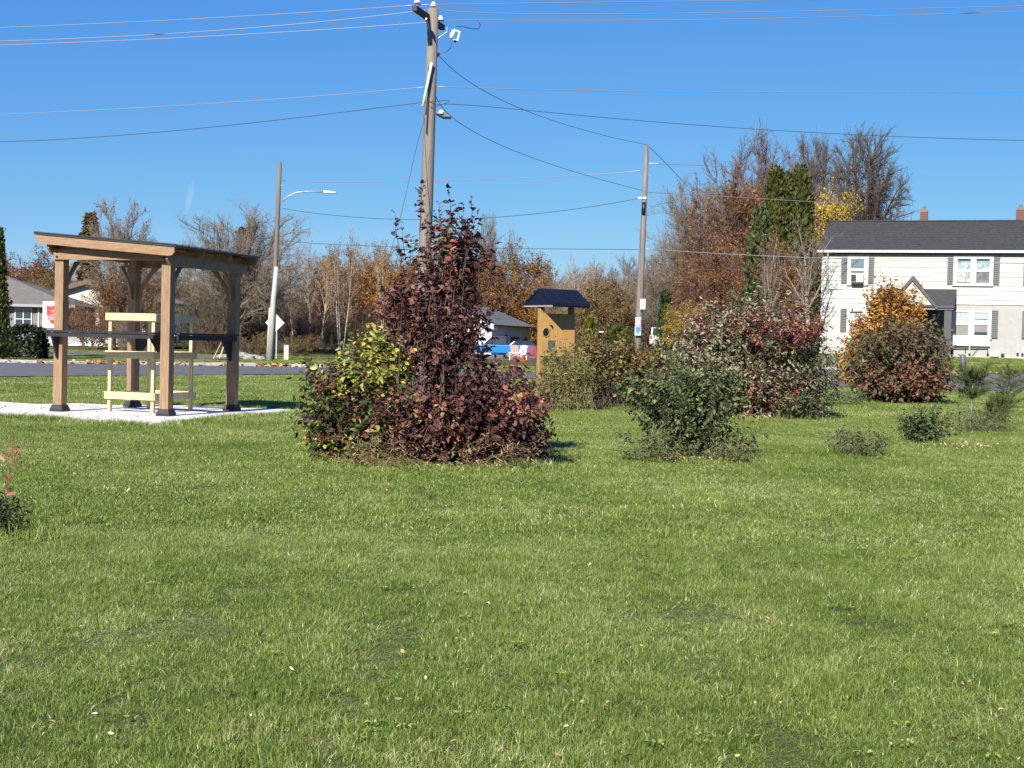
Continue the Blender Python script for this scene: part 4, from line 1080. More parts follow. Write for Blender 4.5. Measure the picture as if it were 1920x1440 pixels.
tree('thick2', 412, 515, 84, 80, 'grey green juniper under the bare tree branches', B_dark, L_yew, 'evergreen shrub', name='evergreen_shrub')
for i, (px, top, D, wpx, kind, bm_, lm_, lab) in enumerate([
    (322, 560, 90, 90, 'thick1', B_dark, L_oliv, 'dark twiggy shrub seen between the front and right shelter posts'),
    (398, 590, 76, 80, 'thick1', B_red, L_maro, 'reddish bare shrub behind the yellow guy guards'),
    (462, 540, 84, 110, 'thick1', B_mar, L_maro, 'maroon twiggy thicket just right of the right shelter post'),
    (478, 620, 74, 70, 'thick2', B_dark, L_oliv, 'low olive brown shrub left of the white diamond sign'),
    (548, 545, 88, 110, 'thick1', B_mar, L_maro, 'maroon bare thicket right of the light pole'),
    (598, 575, 86, 90, 'thick1', B_red, L_oliv, 'brown bare thicket left of the white birch stems'),
    (560, 625, 78, 84, 'thick2', B_dark, L_oliv, 'low olive undergrowth right of the light pole box'),
    (650, 590, 86, 90, 'thick1', B_dark, L_oliv, 'grey brown thicket behind the yellow green shrub'),
    (700, 560, 88, 90, 'thick1', B_red, L_maro, 'reddish thicket behind the top of the yellow green shrub')]):
    tree(kind, px, top, D, wpx, lab, bm_, lm_, 'shrub', name='shrub')
tree('tall', 582, 428, 96, 60, 'slender pale bare tree right of the light pole', B_pale, None)
tree('tall2', 604, 470, 92, 56, 'slim tree with thin orange leaves left of the birches', B_pale, L_oran)
tree('tall', 548, 470, 100, 56, 'thin bare tree close right of the light pole', B_pale, None)
tree('birch', 640, 440, 84, 70, 'white stemmed birch pair left of the maroon shrub', B_birch, L_oran, twigm=B_pale)
tree('birch2', 722, 446, 86, 64, 'leaning white birch close to the maroon shrub top', B_birch, L_oran, twigm=B_pale)
tree('sparse2', 622, 452, 98, 120, 'orange brown tree behind the left birch pair', B_dark, L_oran)
tree('oak3', 664, 440, 104, 150, 'tall russet brown tree behind the birches', B_dark, L_oak)
tree('tall', 668, 418, 108, 60, 'bare slender tree rising over the russet tree', B_pale, None)
tree('oak2', 720, 458, 100, 135, 'orange brown tree left of the tall utility pole', B_dark, L_oran)
tree('oak1', 775, 450, 176, 150, 'broad brown oak directly behind the tall utility pole', B_dark, L_oak)
tree('bare2', 905, 382, 182, 110, 'bare grey tree top standing above the brown oaks right of the tall pole', B_grey, None)
tree('oak1', 870, 462, 178, 150, 'brown oak behind the maroon shrub top', B_dark, L_oak)
tree('oak2', 962, 440, 174, 140, 'tallest russet oak left of the kiosk roof', B_dark, L_russ)
tree('oak2', 1016, 482, 172, 110, 'golden brown oak just above the kiosk roof', B_dark, L_oran)
tree('oak1', 925, 500, 176, 130, 'low brown oak above the small white house', B_dark, L_oak)
tree('tall', 1074, 474, 118, 66, 'bare thin tree right of the kiosk roof', B_pale, None)
tree('bare2', 1108, 478, 122, 120, 'bare pale tree in the gap right of the kiosk', B_pale, None)
tree('oak1', 1150, 502, 108, 150, 'olive brown rounded tree left of the right utility pole', B_red, L_oliv)
tree('oak3', 1096, 535, 112, 110, 'dull brown small tree right behind the kiosk', B_red, L_oliv)
tree('bare2', 1178, 468, 126, 120, 'bare tree behind the right utility pole on its left', B_grey, None)
tree('oak3', 1196, 560, 116, 70, 'brown undergrowth tree behind the right utility pole', B_red, L_oak)
tree('bare1', 1238, 445, 104, 130, 'grey bare tree between the right utility pole and the orange trees', B_grey, None)
conifer('column', 1246, 545, 92, 26, 'narrow dark evergreen beside the green sign post', L_dkgr, 41, 700, .28, flame=.5)
# --- the group beside the white house
tree('bare1', 1322, 300, 92, 235, 'wide bare tree at the left of the big tree group', B_grey, None)
tree('bare2', 1420, 216, 98, 240, 'tallest bare reddish tree in the big tree group', B_red, None)
tree('sparse2', 1362, 290, 88, 205, 'tall tree with thin orange leaves in the big group', B_red, L_russ)
tree('sparse2', 1412, 318, 90, 190, 'tall brown leaved tree left of the arborvitae', B_red, L_oak)
tree('oak3', 1330, 430, 84, 160, 'lower russet tree filling the left of the big group', B_red, L_russ)
tree('oak3', 1400, 440, 82, 120, 'lower brown tree in front of the arborvitae', B_red, L_oak)
conifer('column', 1446, 314, 84, 54, 'left of the three green arborvitae spires', L_arbo, 43, 7000, .27, flame=.55, name='arborvitae')
conifer('column', 1468, 324, 84, 52, 'middle and lowest of the three green arborvitae spires', L_arbo, 44, 4200, .24, flame=.55, name='arborvitae')
conifer('column', 1492, 310, 84, 56, 'right and tallest of the three green arborvitae spires', L_arbo, 45, 7500, .27, flame=.5, name='arborvitae')
conifer('column', 1418, 388, 80, 52, 'dark evergreen low left of the arborvitae spires', L_yew, 46, 2600, .26, flame=.5, name='arborvitae')
tree('oak1', 1544, 308, 92, 140, 'yellow leaved tree behind the left end of the white house', B_dark, L_gold)
tree('oak3', 1518, 420, 86, 80, 'olive yellow tree beside the house corner', B_dark, L_gold)
tree('wide', 1518, 236, 112, 120, 'bare dark tree behind the arborvitae spires', B_dark, None)
tree('wide', 1606, 222, 106, 164, 'large spreading bare tree behind the white house roof', B_dark, None)
tree('tall', 1434, 430, 66, 54, 'slim grey bare tree in front of the dark evergreens', B_pale, None, twigm=B_grey)
tree('tall', 1514, 398, 71.3, 110, 'thin leafless tree standing right at the left corner of the white house', B_grey, None)
tree('oak2', 1286, 560, 74, 96, 'golden orange shrubby tree left of the white dogwood', B_red, L_gold)
tree('thick2', 1330, 575, 72, 90, 'orange brown shrub behind the white dogwood', B_red, L_oran, 'shrub', name='shrub')
tree('thick2', 1505, 590, 70, 80, 'olive shrub at the house corner behind the white dogwood', B_dark, L_yelg, 'shrub', name='shrub')
tree('thick1', 1470, 560, 72, 90, 'dark undergrowth beneath the arborvitae', B_dark, L_oliv, 'shrub', name='shrub')
tree('oak3', 1462, 420, 79, 110, 'thin brown leaved tree overlapping the foot of the arborvitae spires', B_red, L_oak)
# small evergreens by the parking lot
conifer('column', 1106, 598, 90, 34, 'small yellowish evergreen right of the kiosk board', L_yelg, 51, 1600, .25, flame=.6, name='evergreen_shrub', cat='evergreen shrub')
conifer('column', 1151, 612, 88, 34, 'small green evergreen left of the blue poster pole', L_arbo, 52, 1600, .25, flame=.4, name='evergreen_shrub', cat='evergreen shrub')
conifer('column', 1180, 622, 87, 30, 'small green evergreen touching the poster pole', L_arbo, 53, 1600, .25, flame=.4, name='evergreen_shrub', cat='evergreen shrub')
# dark clipped hedge at the left
def hedge():
    b = GD(28, 66); t = thing('hedge', 'very dark clipped evergreen hedge before the grey house', 'hedge', b)
    nr = np.random.default_rng(3); n = 5200
    W_, H, D_ = 2.35, 1.28, 1.2
    p = nr.uniform(-1, 1, (n, 3)); ax = nr.integers(0, 3, n); sg = np.sign(nr.uniform(-1, 1, n)); sg[ax == 2] = 1
    p[np.arange(n), ax] = sg * nr.uniform(.82, 1.04, n)
    pos = p * np.array([W_ / 2 + .1, D_ / 2, H / 2]) + np.array([-.0, 0, H / 2]); pos[:, 2] += .12 * np.sin(pos[:, 0] * 3)
    d = nr.normal(0, .6, (n, 3)) + np.array([0, 0, .8]); 
    V, F, vf = leaves(pos, d, nr.normal(0, 1, (n, 3)), nr.uniform(.1, .2, n), nr.random(n), QUAD_V, QUAD_F)
    link('foliage', np_mesh('hedge_foliage', V, F, leaf_mat('hedge_leaf', [(0, (.006, .010, .005)), (1, (.022, .03, .012))], trans=.1), vf), t)
    MB().tube([(0, 0, -.1), (0, 0, .9)], [.06, .03], 6).build('stem', B_dark, t)
hedge()
# far wood closing the horizon
nr = np.random.default_rng(77); pts = []; rot = []; scl = []; idx = []
set_ = [('oak1', L_oak, B_dark), ('oak3', L_oliv, B_red), ('thick1', L_oliv, B_dark), ('bare2', None, B_grey), ('oak2', L_russ, B_dark)]
far_me = []
for k, lm_, bm_ in set_:
    p = PR[k]; src = [m_ for m_ in (p['trunk'], p['twig'], p['leaf']) if m_ is not None]
    import bmesh
    b = bmesh.new(); cnt = []
    for m_ in src: b.from_mesh(m_); cnt.append(len(b.faces))
    me = bpy.data.meshes.new('far_tree'); b.to_mesh(me); b.free()
    me.materials.append(bm_); 
    if lm_: me.materials.append(lm_)
    mi = np.zeros(len(me.polygons), np.int32)
    if lm_ and p['leaf'] is not None: mi[cnt[1]:] = 1
    me.polygons.foreach_set('material_index', mi); far_me.append((me, p))
for x in np.arange(-75, 76, 1.5):
    D = nr.uniform(150, 185); i = int(nr.integers(0, 5)); p = far_me[i][1]
    if -15 < x < 6: D += 36
    h = nr.uniform(6.0, 10.5); wd = nr.uniform(6, 9)
    pts.append((x + nr.normal(0, .6), D, 0)); rot.append(nr.uniform(0, 6.28)); scl.append((wd / p['W'], wd / p['W'], h / p['H'])); idx.append(i)
for x in np.arange(-60, 30, 2.2):
    D = nr.uniform(118, 140); i = 2; p = far_me[i][1]; h = nr.uniform(2.4, 5.0); wd = nr.uniform(4, 6)
    if -14 < x < 18: D += 58
    pts.append((x + nr.normal(0, .6), D, tz(x, D))); rot.append(nr.uniform(0, 6.28)); scl.append((wd / p['W'], wd / p['W'], h / p['H'])); idx.append(i)
gn_scatter('far_wood', pts, rot, scl, idx, [a for a, _ in far_me], 'brown mass of far-off autumn wood along the horizon')
# ------------------------------------------------------------------ garden shrubs in the lawn
S_dark = mat('dark_shrub_stem', (.075, .05, .04), .8, .3, 10); S_red = mat('red_shrub_stem', (.14, .05, .04), .7, .3, 10); S_tan = mat('tan_stem', (.24, .2, .09), .8, .2, 10)
def shrub(name, label, cat, loc, env, nshoot, lps, lsize, lm_, sm_, seed, nparts=0, shootlen=.3, up=.5, base=.18, tmpl=(LEAF_V, LEAF_F), wid=1.0, inner=2.3, extra=(), droop=0.0, srad=1.0, full=.3):
    """env: ellipsoids (cx,cy,cz,rx,ry,rz,weight,v0,v1) filled with leafy shoots"""
    nr = np.random.default_rng(seed); t = thing(name, label, cat, loc)
    W_ = np.array([e[6] for e in env], float); W_ /= W_.sum()
    ei = nr.choice(len(env), nshoot, p=W_); E = np.array([e[:6] for e in env]); VV = np.array([e[7:9] for e in env])
    u_ = unit(nr.normal(0, 1, (nshoot, 3))); r = nr.random(nshoot) ** (1 / inner)
    T = E[ei, :3] + u_ * r[:, None] * E[ei, 3:]
    rag = nr.random(nshoot) < .09; T[rag] += (u_[rag] * E[ei[rag], 3:]) * nr.uniform(.08, .3, (rag.sum(), 1))
    T[:, 2] = np.where(T[:, 2] < .06, nr.uniform(.06, .3, nshoot), T[:, 2])
    tip_v = VV[ei, 0] + nr.random(nshoot) * (VV[ei, 1] - VV[ei, 0])
    if len(extra):
        T = np.concatenate([T, np.array([e[:3] for e in extra])]); tip_v = np.concatenate([tip_v, np.array([e[3] for e in extra])])
        u_ = np.concatenate([u_, np.tile([0, 0, 1.0], (len(extra), 1))]); nshoot = len(T)
    ex_c = E[:, :3].mean(0)
    B_ = np.stack([T[:, 0] * .3 + nr.normal(0, base, nshoot), T[:, 1] * .3 + nr.normal(0, base, nshoot), np.zeros(nshoot) - .03], 1)
    Cc = np.stack([B_[:, 0] + (T[:, 0] - B_[:, 0]) * .35, B_[:, 1] + (T[:, 1] - B_[:, 1]) * .35, T[:, 2] * .62], 1)
    def bez(s): return B_ * (1 - s) ** 2 + Cc * 2 * s * (1 - s) + T * s * s
    ns = 6; P0 = []; P1 = []; R0 = []; R1 = []
    keep = np.arange(nshoot)
    for k in range(ns):
        a, b_ = k / ns, (k + 1) / ns
        P0.append(bez(a)); P1.append(bez(b_)); rr = (.0062 + .003 * T[:, 2]) * srad
        R0.append(rr * (1 - .7 * a)); R1.append(rr * (1 - .7 * b_))
        if b_ < .9:
            kp = nr.random(nshoot) < full if k == 0 else kp
            P0[-1], P1[-1], R0[-1], R1[-1] = P0[-1][kp], P1[-1][kp], R0[-1][kp], R1[-1][kp]
    sd = unit(unit(T - Cc) + up * np.array([0, 0, 1]) + u_ * .5 + nr.normal(0, .35, (nshoot, 3)) - droop * np.array([0, 0, 1]))
    SL_ = shootlen * nr.uniform(.6, 1.25, nshoot)
    P0.append(T); P1.append(T + sd * SL_[:, None]); R0.append(np.full(nshoot, .003 * min(1, srad * 1.2))); R1.append(np.full(nshoot, .001))
    V, F = seg_tubes(np.concatenate(P0), np.concatenate(P1), np.concatenate(R0), np.concatenate(R1), 3)
    so = link('stems', np_mesh(name + '_stems', V, F, sm_), t); so['kind'] = 'stuff'
    n = nshoot * lps; si = np.repeat(np.arange(nshoot), lps)
    tt = np.tile((np.arange(lps) + .5) / lps, nshoot) + nr.normal(0, .05, n)
    pos = T[si] + sd[si] * (SL_[si] * (tt * 1.6 - .6))[:, None] + nr.normal(0, lsize * .12, (n, 3))
    pr = unit(np.cross(sd[si], nr.normal(0, 1, (n, 3))))
    d = unit(sd[si] * .55 + pr + nr.normal(0, .2, (n, 3)) - np.array([0, 0, .15 + droop]))
    nrm = nr.normal(0, .55, (n, 3)) + np.array([-.15, -.35, 1.0])
    size = lsize * nr.uniform(.45, 1.4, n) * (1.05 - .3 * np.clip(tt, 0, 1))
    v = np.clip(tip_v[si] + nr.normal(0, .10, n), 0.01, .99)
    ok = pos[:, 2] > .02
    pos, d, nrm, size, v = pos[ok], d[ok], nrm[ok], size[ok], v[ok]
    sel = np.zeros(len(pos), bool)
    if nparts:
        score = -pos[:, 1] + size * 4 + np.abs(pos[:, 0]) * .12 + pos[:, 2] * .12 + nr.random(len(pos)) * .25
        sel[np.argsort(-score)[:nparts]] = True
    V, F, vf = leaves(pos[~sel], d[~sel], nrm[~sel], size[~sel], v[~sel], tmpl[0], tmpl[1], wid)
    fo = link('foliage', np_mesh(name + '_foliage', V, F, lm_, vf), t); fo['kind'] = 'stuff'
    if nparts:
        bins = 10; mm = []
        for k in range(bins):
            mm.append(np_mesh('leaf', tmpl[0] * np.array([wid, 1, 1]), tmpl[1], lm_, np.full(len(tmpl[1]), (k + .5) / bins)))
        dd = unit(d[sel]); xx = unit(np.cross(dd, nrm[sel])); nn = np.cross(xx, dd)
        for p_, a, b_, c_, s_, v_ in zip(pos[sel], xx, dd, nn, size[sel], v[sel]):
            o = bpy.data.objects.new('leaf', mm[min(bins - 1, int(v_ * bins))]); COL.objects.link(o); o.parent = t
            M = Matrix(((a[0] * s_, b_[0] * s_, c_[0] * s_, p_[0]), (a[1] * s_, b_[1] * s_, c_[1] * s_, p_[1]), (a[2] * s_, b_[2] * s_, c_[2] * s_, p_[2]), (0, 0, 0, 1)))
            o.matrix_local = M
    return t
# maroon shrub in the middle
Dc = 13.9; pc = G(812, 872); sc_ = pc.y / FPX
def off(px, py, loc):
    q = P(px, py, loc.y); return q.x - loc.x, q.z - loc.z
def ell(loc, x0, y0, x1, y1, dy, ry, w_, v0, v1):
    a = off(x0, y1, loc); b_ = off(x1, y0, loc)
    return ((a[0] + b_[0]) / 2, dy, (a[1] + b_[1]) / 2, abs(b_[0] - a[0]) / 2, ry, abs(b_[1] - a[1]) / 2, w_, v0, v1)
L_plum = leaf_mat('plum_leaf', [(0, (.040, .018, .016)), (.35, (.080, .034, .028)), (.55, (.125, .056, .043)), (.72, (.18, .085, .063)), (.82, (.24, .055, .045)), (.9, (.36, .17, .13)), (.96, (.30, .26, .06)), (1, (.12, .15, .04))], trans=.26, rough=.5, spec=.3, gain=1.15)
L_yg = leaf_mat('turning_shrub_leaf', [(0, (.022, .038, .012)), (.25, (.042, .065, .016)), (.4, (.055, .03, .02)), (.48, (.22, .045, .03)), (.55, (.10, .05, .028)), (.68, (.10, .14, .026)), (.82, (.19, .23, .04)), (.95, (.40, .37, .06)), (1, (.5, .36, .08))], trans=.3, rough=.42, spec=.45)
loc = Vector((pc.x, pc.y, 0))
tw_px = [(790, 345, .1), (800, 385, .3), (742, 408, .2), (757, 440, .2), (846, 372, .2), (868, 392, .15), (886, 378, .05), (806, 420, .4), (836, 425, .3), (770, 462, .5), (860, 430, .3), (825, 395, .2), (815, 440, .3), (750, 470, .4), (900, 455, .3), (925, 468, .3)]
ex = []
for a, b_, v_ in tw_px:
    q = off(a, b_ + 22, loc); ex.append((q[0], random.Random(a).uniform(-.15, .15), q[1], v_))
shrub('maroon_shrub', 'large dark maroon leaved shrub in the centre with tall upright top shoots', 'shrub', loc,
      [ell(loc, 790, 700, 985, 866, .05, .55, 4.2, .05, .75), ell(loc, 700, 740, 900, 874, -.1, .55, 1.8, .15, 1.0), ell(loc, 735, 530, 922, 668, .05, .36, 1.6, .05, .8), ell(loc, 772, 430, 915, 560, .05, .27, 1.15, .1, .9),
       ell(loc, 712, 545, 800, 640, .1, .3, .45, .2, .8), ell(loc, 945, 735, 1018, 868, .1, .35, .8, .05, .6), ell(loc, 930, 745, 1030, 790, -.3, .2, .22, .76, .88), ell(loc, 775, 620, 920, 720, 0, .42, .55, .05, .7)],
      1250, 13, .072, L_plum, S_dark, 101, nparts=300, shootlen=.22, up=.6, extra=ex, full=.10, inner=2.6)
pc2 = G(668, 868); loc2 = Vector((pc2.x, pc2.y + .15, 0))
shrub('turning_shrub', 'yellow green shrub with mixed brown leaves leaning on the left of the maroon one', 'shrub', loc2,
      [ell(loc2, 655, 628, 790, 725, .1, .35, 1.7, .62, .97), ell(loc2, 612, 680, 760, 765, 0, .4, 1.5, .58, .95), ell(loc2, 575, 700, 700, 860, .05, .5, 2.2, .0, .75), ell(loc2, 640, 740, 790, 872, -.1, .5, 2.2, .05, .8), ell(loc2, 590, 790, 720, 880, -.05, .45, 1.0, .3, .99),
       ell(loc2, 545, 690, 620, 730, .1, .2, .12, .1, .8)],
      850, 11, .072, L_yg, S_dark, 102, nparts=220, shootlen=.22, up=.35, full=.1, inner=2.8)
# variegated dogwood
L_dog = leaf_mat('variegated_leaf', [(0, (.025, .04, .014)), (.2, (.06, .078, .03)), (.4, (.13, .145, .07)), (.55, (.22, .225, .125)), (.66, (.33, .315, .205)), (.72, (.10, .03, .028)), (.85, (.15, .035, .04)), (.95, (.30, .12, .08)), (1, (.35, .2, .05))], trans=.3, rough=.5, gain=1.32)
pc = G(1410, 782); loc = Vector((pc.x, pc.y, 0))
shrub('dogwood_shrub', 'large rounded shrub with cream edged leaves and a red top, before the big trees', 'shrub', loc,
      [ell(loc, 1275, 605, 1550, 775, 0, 1.0, 4, .12, .68), ell(loc, 1330, 562, 1535, 690, .1, .9, 2.5, .08, .68), ell(loc, 1262, 615, 1400, 740, -.4, .7, 2.2, .34, .68), ell(loc, 1365, 592, 1530, 655, -.5, .6, 1.5, .68, .94),
       ell(loc, 1290, 590, 1380, 640, -.4, .5, .55, .58, .85), ell(loc, 1480, 650, 1562, 780, -.1, .7, 1.2, .02, .5), ell(loc, 1370, 700, 1500, 784, -.5, .5, .9, .3, 1.0), ell(loc, 1450, 742, 1530, 788, -.9, .3, .5, .1, .3)],
      1450, 11, .100, L_dog, S_red, 103, nparts=240, shootlen=.34, up=.5, base=.3, wid=.62, full=.12, inner=2.8)
L_dark = leaf_mat('dark_green_leaf', [(0, (.02, .034, .011)), (.4, (.05, .074, .022)), (.75, (.10, .125, .04)), (.9, (.19, .21, .09)), (1, (.24, .10, .05))], trans=.3, rough=.55, spec=.25, gain=1.5)
pc = G(1292, 860); loc = Vector((pc.x, pc.y, 0))
ex = [(*[off(a, b_, loc)[0]], .0, off(a, b_, loc)[1], .5) for a, b_ in ((1400, 800), (1412, 818), (1390, 845), (1175, 735), (1168, 752))]
shrub('dark_green_shrub', 'open dark green shrub in front of the cream leaved dogwood', 'shrub', loc,
      [ell(loc, 1195, 700, 1370, 850, 0, .45, 3, .0, .8), ell(loc, 1165, 700, 1260, 775, .1, .35, 1.0, .05, .85), ell(loc, 1270, 690, 1395, 790, .1, .35, 1.2, .2, .9), ell(loc, 1230, 820, 1350, 866, -.1, .3, .6, .1, .7), ell(loc, 1330, 790, 1410, 860, .05, .25, .35, .3, .9)],
      480, 10, .062, L_dark, S_dark, 104, nparts=180, shootlen=.2, up=.3, base=.12, extra=ex)
# mixed planting below the kiosk
L_mix = leaf_mat('autumn_mix_leaf', [(0, (.03, .04, .014)), (.3, (.07, .08, .025)), (.5, (.13, .11, .03)), (.7, (.20, .13, .04)), (.85, (.26, .17, .05)), (1, (.24, .07, .03))], trans=.3)
L_straw = leaf_mat('straw_leaf', [(0, (.16, .12, .05)), (.5, (.28, .21, .09)), (1, (.40, .32, .16))], trans=.3)
pc = G(1060, 772); loc = Vector((pc.x, pc.y, 0))
shrub('straw_perennial', 'tall straw coloured perennial clump at the foot of the kiosk', 'plant', loc,
      [ell(loc, 1010, 660, 1115, 772, 0, .5, 2, .1, .9), ell(loc, 1000, 700, 1060, 772, .1, .4, .6, .3, .9)], 420, 10, .07, leaf_mat('straw_mix', [(0, (.06, .085, .026)), (.4, (.13, .145, .04)), (.8, (.27, .23, .07)), (1, (.33, .26, .10))], trans=.3), S_tan, 105, srad=.5, shootlen=.3, up=.9, wid=.5, base=.3)
pc = G(1155, 768); loc = Vector((pc.x, pc.y + .6, 0))
shrub('mixed_shrub', 'olive and orange shrub mass right of the kiosk foot', 'shrub', loc,
      [ell(loc, 1085, 655, 1245, 772, 0, .6, 3, .05, .75), ell(loc, 1140, 650, 1240, 720, .1, .5, 1, .4, .95), ell(loc, 1080, 640, 1150, 700, .1, .4, .6, .2, .9)], 720, 10, .085, L_mix, S_dark, 106, nparts=100, shootlen=.3, up=.5, base=.3)
pc = G(1040, 735); loc = Vector((pc.x, pc.y - 2, 0))
shrub('green_shrub', 'green leafy shrub overlapping the bottom of the kiosk board', 'shrub', loc,
      [ell(loc, 1015, 650, 1085, 720, 0, .4, 2, .1, .55)], 220, 9, .085, L_mix, S_dark, 107, shootlen=.25, up=.5)
pc = G(1052, 752); loc = Vector((pc.x, pc.y, 0))
shrub('yellow_green_shrub', 'low yellow green shrub directly in front of the kiosk post', 'shrub', loc,
      [ell(loc, 1005, 672, 1105, 735, 0, .4, 2, .05, .75)], 240, 9, .075, leaf_mat('yellow_green_mix', [(0, (.03, .05, .014)), (.4, (.075, .10, .024)), (.7, (.16, .17, .035)), (.9, (.26, .21, .05)), (1, (.25, .09, .04))], trans=.3), S_dark, 125, shootlen=.25, up=.5)
pc = G(1205, 764); loc = Vector((pc.x, pc.y, 0))
shrub('dark_green_shrub', 'low dark green shrub left behind the open dark shrub', 'shrub', loc,
      [ell(loc, 1150, 700, 1265, 766, 0, .6, 2, .05, .6), ell(loc, 1195, 660, 1275, 730, .2, .5, 1, .2, .85)], 360, 10, .08, L_dark, S_dark, 108, nparts=60, shootlen=.25, up=.4)
# orange sapling tree and the round red green shrub on the right
L_amb = leaf_mat('amber_leaf', [(0, (.16, .07, .015)), (.4, (.30, .15, .026)), (.8, (.46, .27, .045)), (1, (.48, .25, .10))], trans=.4)
D_ = 52; gl = GD(1662, D_)
shrub('amber_tree', 'young tree with amber orange leaves in front of the house porch', 'tree', gl,
      [ell(gl, 1598, 575, 1734, 690, 0, 1.1, 3.4, .0, 1.), ell(gl, 1690, 550, 1728, 620, 0, .5, .4, .2, 1), ell(gl, 1590, 600, 1650, 700, 0, .6, .8, .2, 1), ell(gl, 1625, 535, 1700, 620, 0, .7, 1.0, .2, 1.), ell(gl, 1570, 640, 1640, 730, 0, .6, .8, .2, .9), ell(gl, 1665, 555, 1700, 600, 0, .4, .3, .3, 1)],
      800, 11, .15, L_amb, S_dark, 109, shootlen=.45, up=.6, base=.08, extra=[(*(off(1652, 528, gl)[:1]), 0, off(1652, 528, gl)[1], .7), (off(1636, 548, gl)[0], 0, off(1636, 548, gl)[1], .8)])
L_rg = leaf_mat('red_green_leaf', [(0, (.035, .045, .016)), (.3, (.075, .085, .032)), (.5, (.12, .085, .042)), (.7, (.145, .068, .042)), (.88, (.20, .085, .045)), (1, (.29, .14, .06))], trans=.28)
pc = G(1685, 756); loc = Vector((pc.x, pc.y, 0))
shrub('round_shrub', 'round red and green shrub at the roadside before the white house', 'shrub', loc,
      [ell(loc, 1590, 625, 1785, 752, 0, 1.2, 4, .05, .7), ell(loc, 1600, 680, 1780, 758, -.3, 1.1, 2.5, .4, .98), ell(loc, 1640, 606, 1770, 690, 0, .9, 1.3, .05, .6)], 1200, 10, .105, L_rg, S_dark, 110, shootlen=.34, up=.55, base=.3)
# low plants at the right
pc = G(1728, 834); loc = Vector((pc.x, pc.y, 0))
shrub('dark_green_shrub', 'small dense dark green shrub beside the pine sapling', 'shrub', loc,
      [ell(loc, 1688, 772, 1760, 832, 0, .3, 2, .0, .65), ell(loc, 1740, 770, 1785, 830, .1, .25, .6, .2, .98)], 150, 9, .055, L_dark, S_dark, 111, nparts=60, srad=.5, shootlen=.14, up=.4)
L_weed = leaf_mat('weed_leaf', [(0, (.04, .06, .02)), (.5, (.085, .115, .045)), (.85, (.16, .18, .08)), (1, (.20, .11, .05))], trans=.3)
pc = G(1612, 856); loc = Vector((pc.x, pc.y, 0))
shrub('weed_clump', 'low sprawling weedy plant alone in the lawn on the right', 'plant', loc,
      [ell(loc, 1555, 818, 1670, 860, 0, .35, 2, .1, .9), ell(loc, 1590, 800, 1640, 850, 0, .2, .4, .3, .9)], 130, 8, .05, L_weed, S_tan, 112, shootlen=.15, up=.7, wid=.55, srad=.3, base=.2)
pc = G(1850, 812); loc = Vector((pc.x, pc.y, 0))
shrub('weed_clump', 'tangle of weeds round the foot of the pine sapling', 'plant', loc,
      [ell(loc, 1790, 770, 1920, 812, .1, .5, 2, .1, .95), ell(loc, 1750, 800, 1850, 835, -.2, .4, .9, .3, 1.)], 170, 8, .055, L_weed, S_tan, 113, shootlen=.2, up=.9, wid=.4, srad=.3, base=.4)
pc = G(1530, 758); loc = Vector((pc.x, pc.y, 0))
shrub('weed_clump', 'low weeds right of the cream leaved dogwood', 'plant', loc,
      [ell(loc, 1545, 738, 1630, 762, 0, .4, 2, .1, .95)], 80, 8, .06, L_weed, S_dark, 114, shootlen=.2, up=.7, wid=.5, srad=.3, base=.2)
pc = G(1255, 866); loc = Vector((pc.x, pc.y, 0))
shrub('weed_clump', 'grassy weeds at the foot of the open dark green shrub', 'plant', loc,
      [ell(loc, 1155, 842, 1300, 870, -.1, .25, 2, .3, .95), ell(loc, 1330, 845, 1415, 868, 0, .2, 1, .3, 1.)], 150, 7, .05, L_weed, S_tan, 115, shootlen=.14, up=.7, wid=.45, srad=.3, base=.2)
pc = G(830, 880); loc = Vector((pc.x, pc.y, 0))
shrub('weed_clump', 'straw and weeds along the foot of the maroon shrub', 'plant', loc,
      [ell(loc, 620, 852, 800, 880, -.2, .15, 2, .5, 1.), ell(loc, 800, 866, 1030, 884, -.15, .15, 1.2, .5, 1.)], 130, 7, .045, leaf_mat('dry_weed_leaf', [(0, (.07, .09, .03)), (.5, (.15, .15, .06)), (.8, (.3, .22, .1)), (1, (.36, .2, .12))], trans=.3), S_tan, 116, shootlen=.14, up=.6, wid=.4, srad=.3, base=.2)
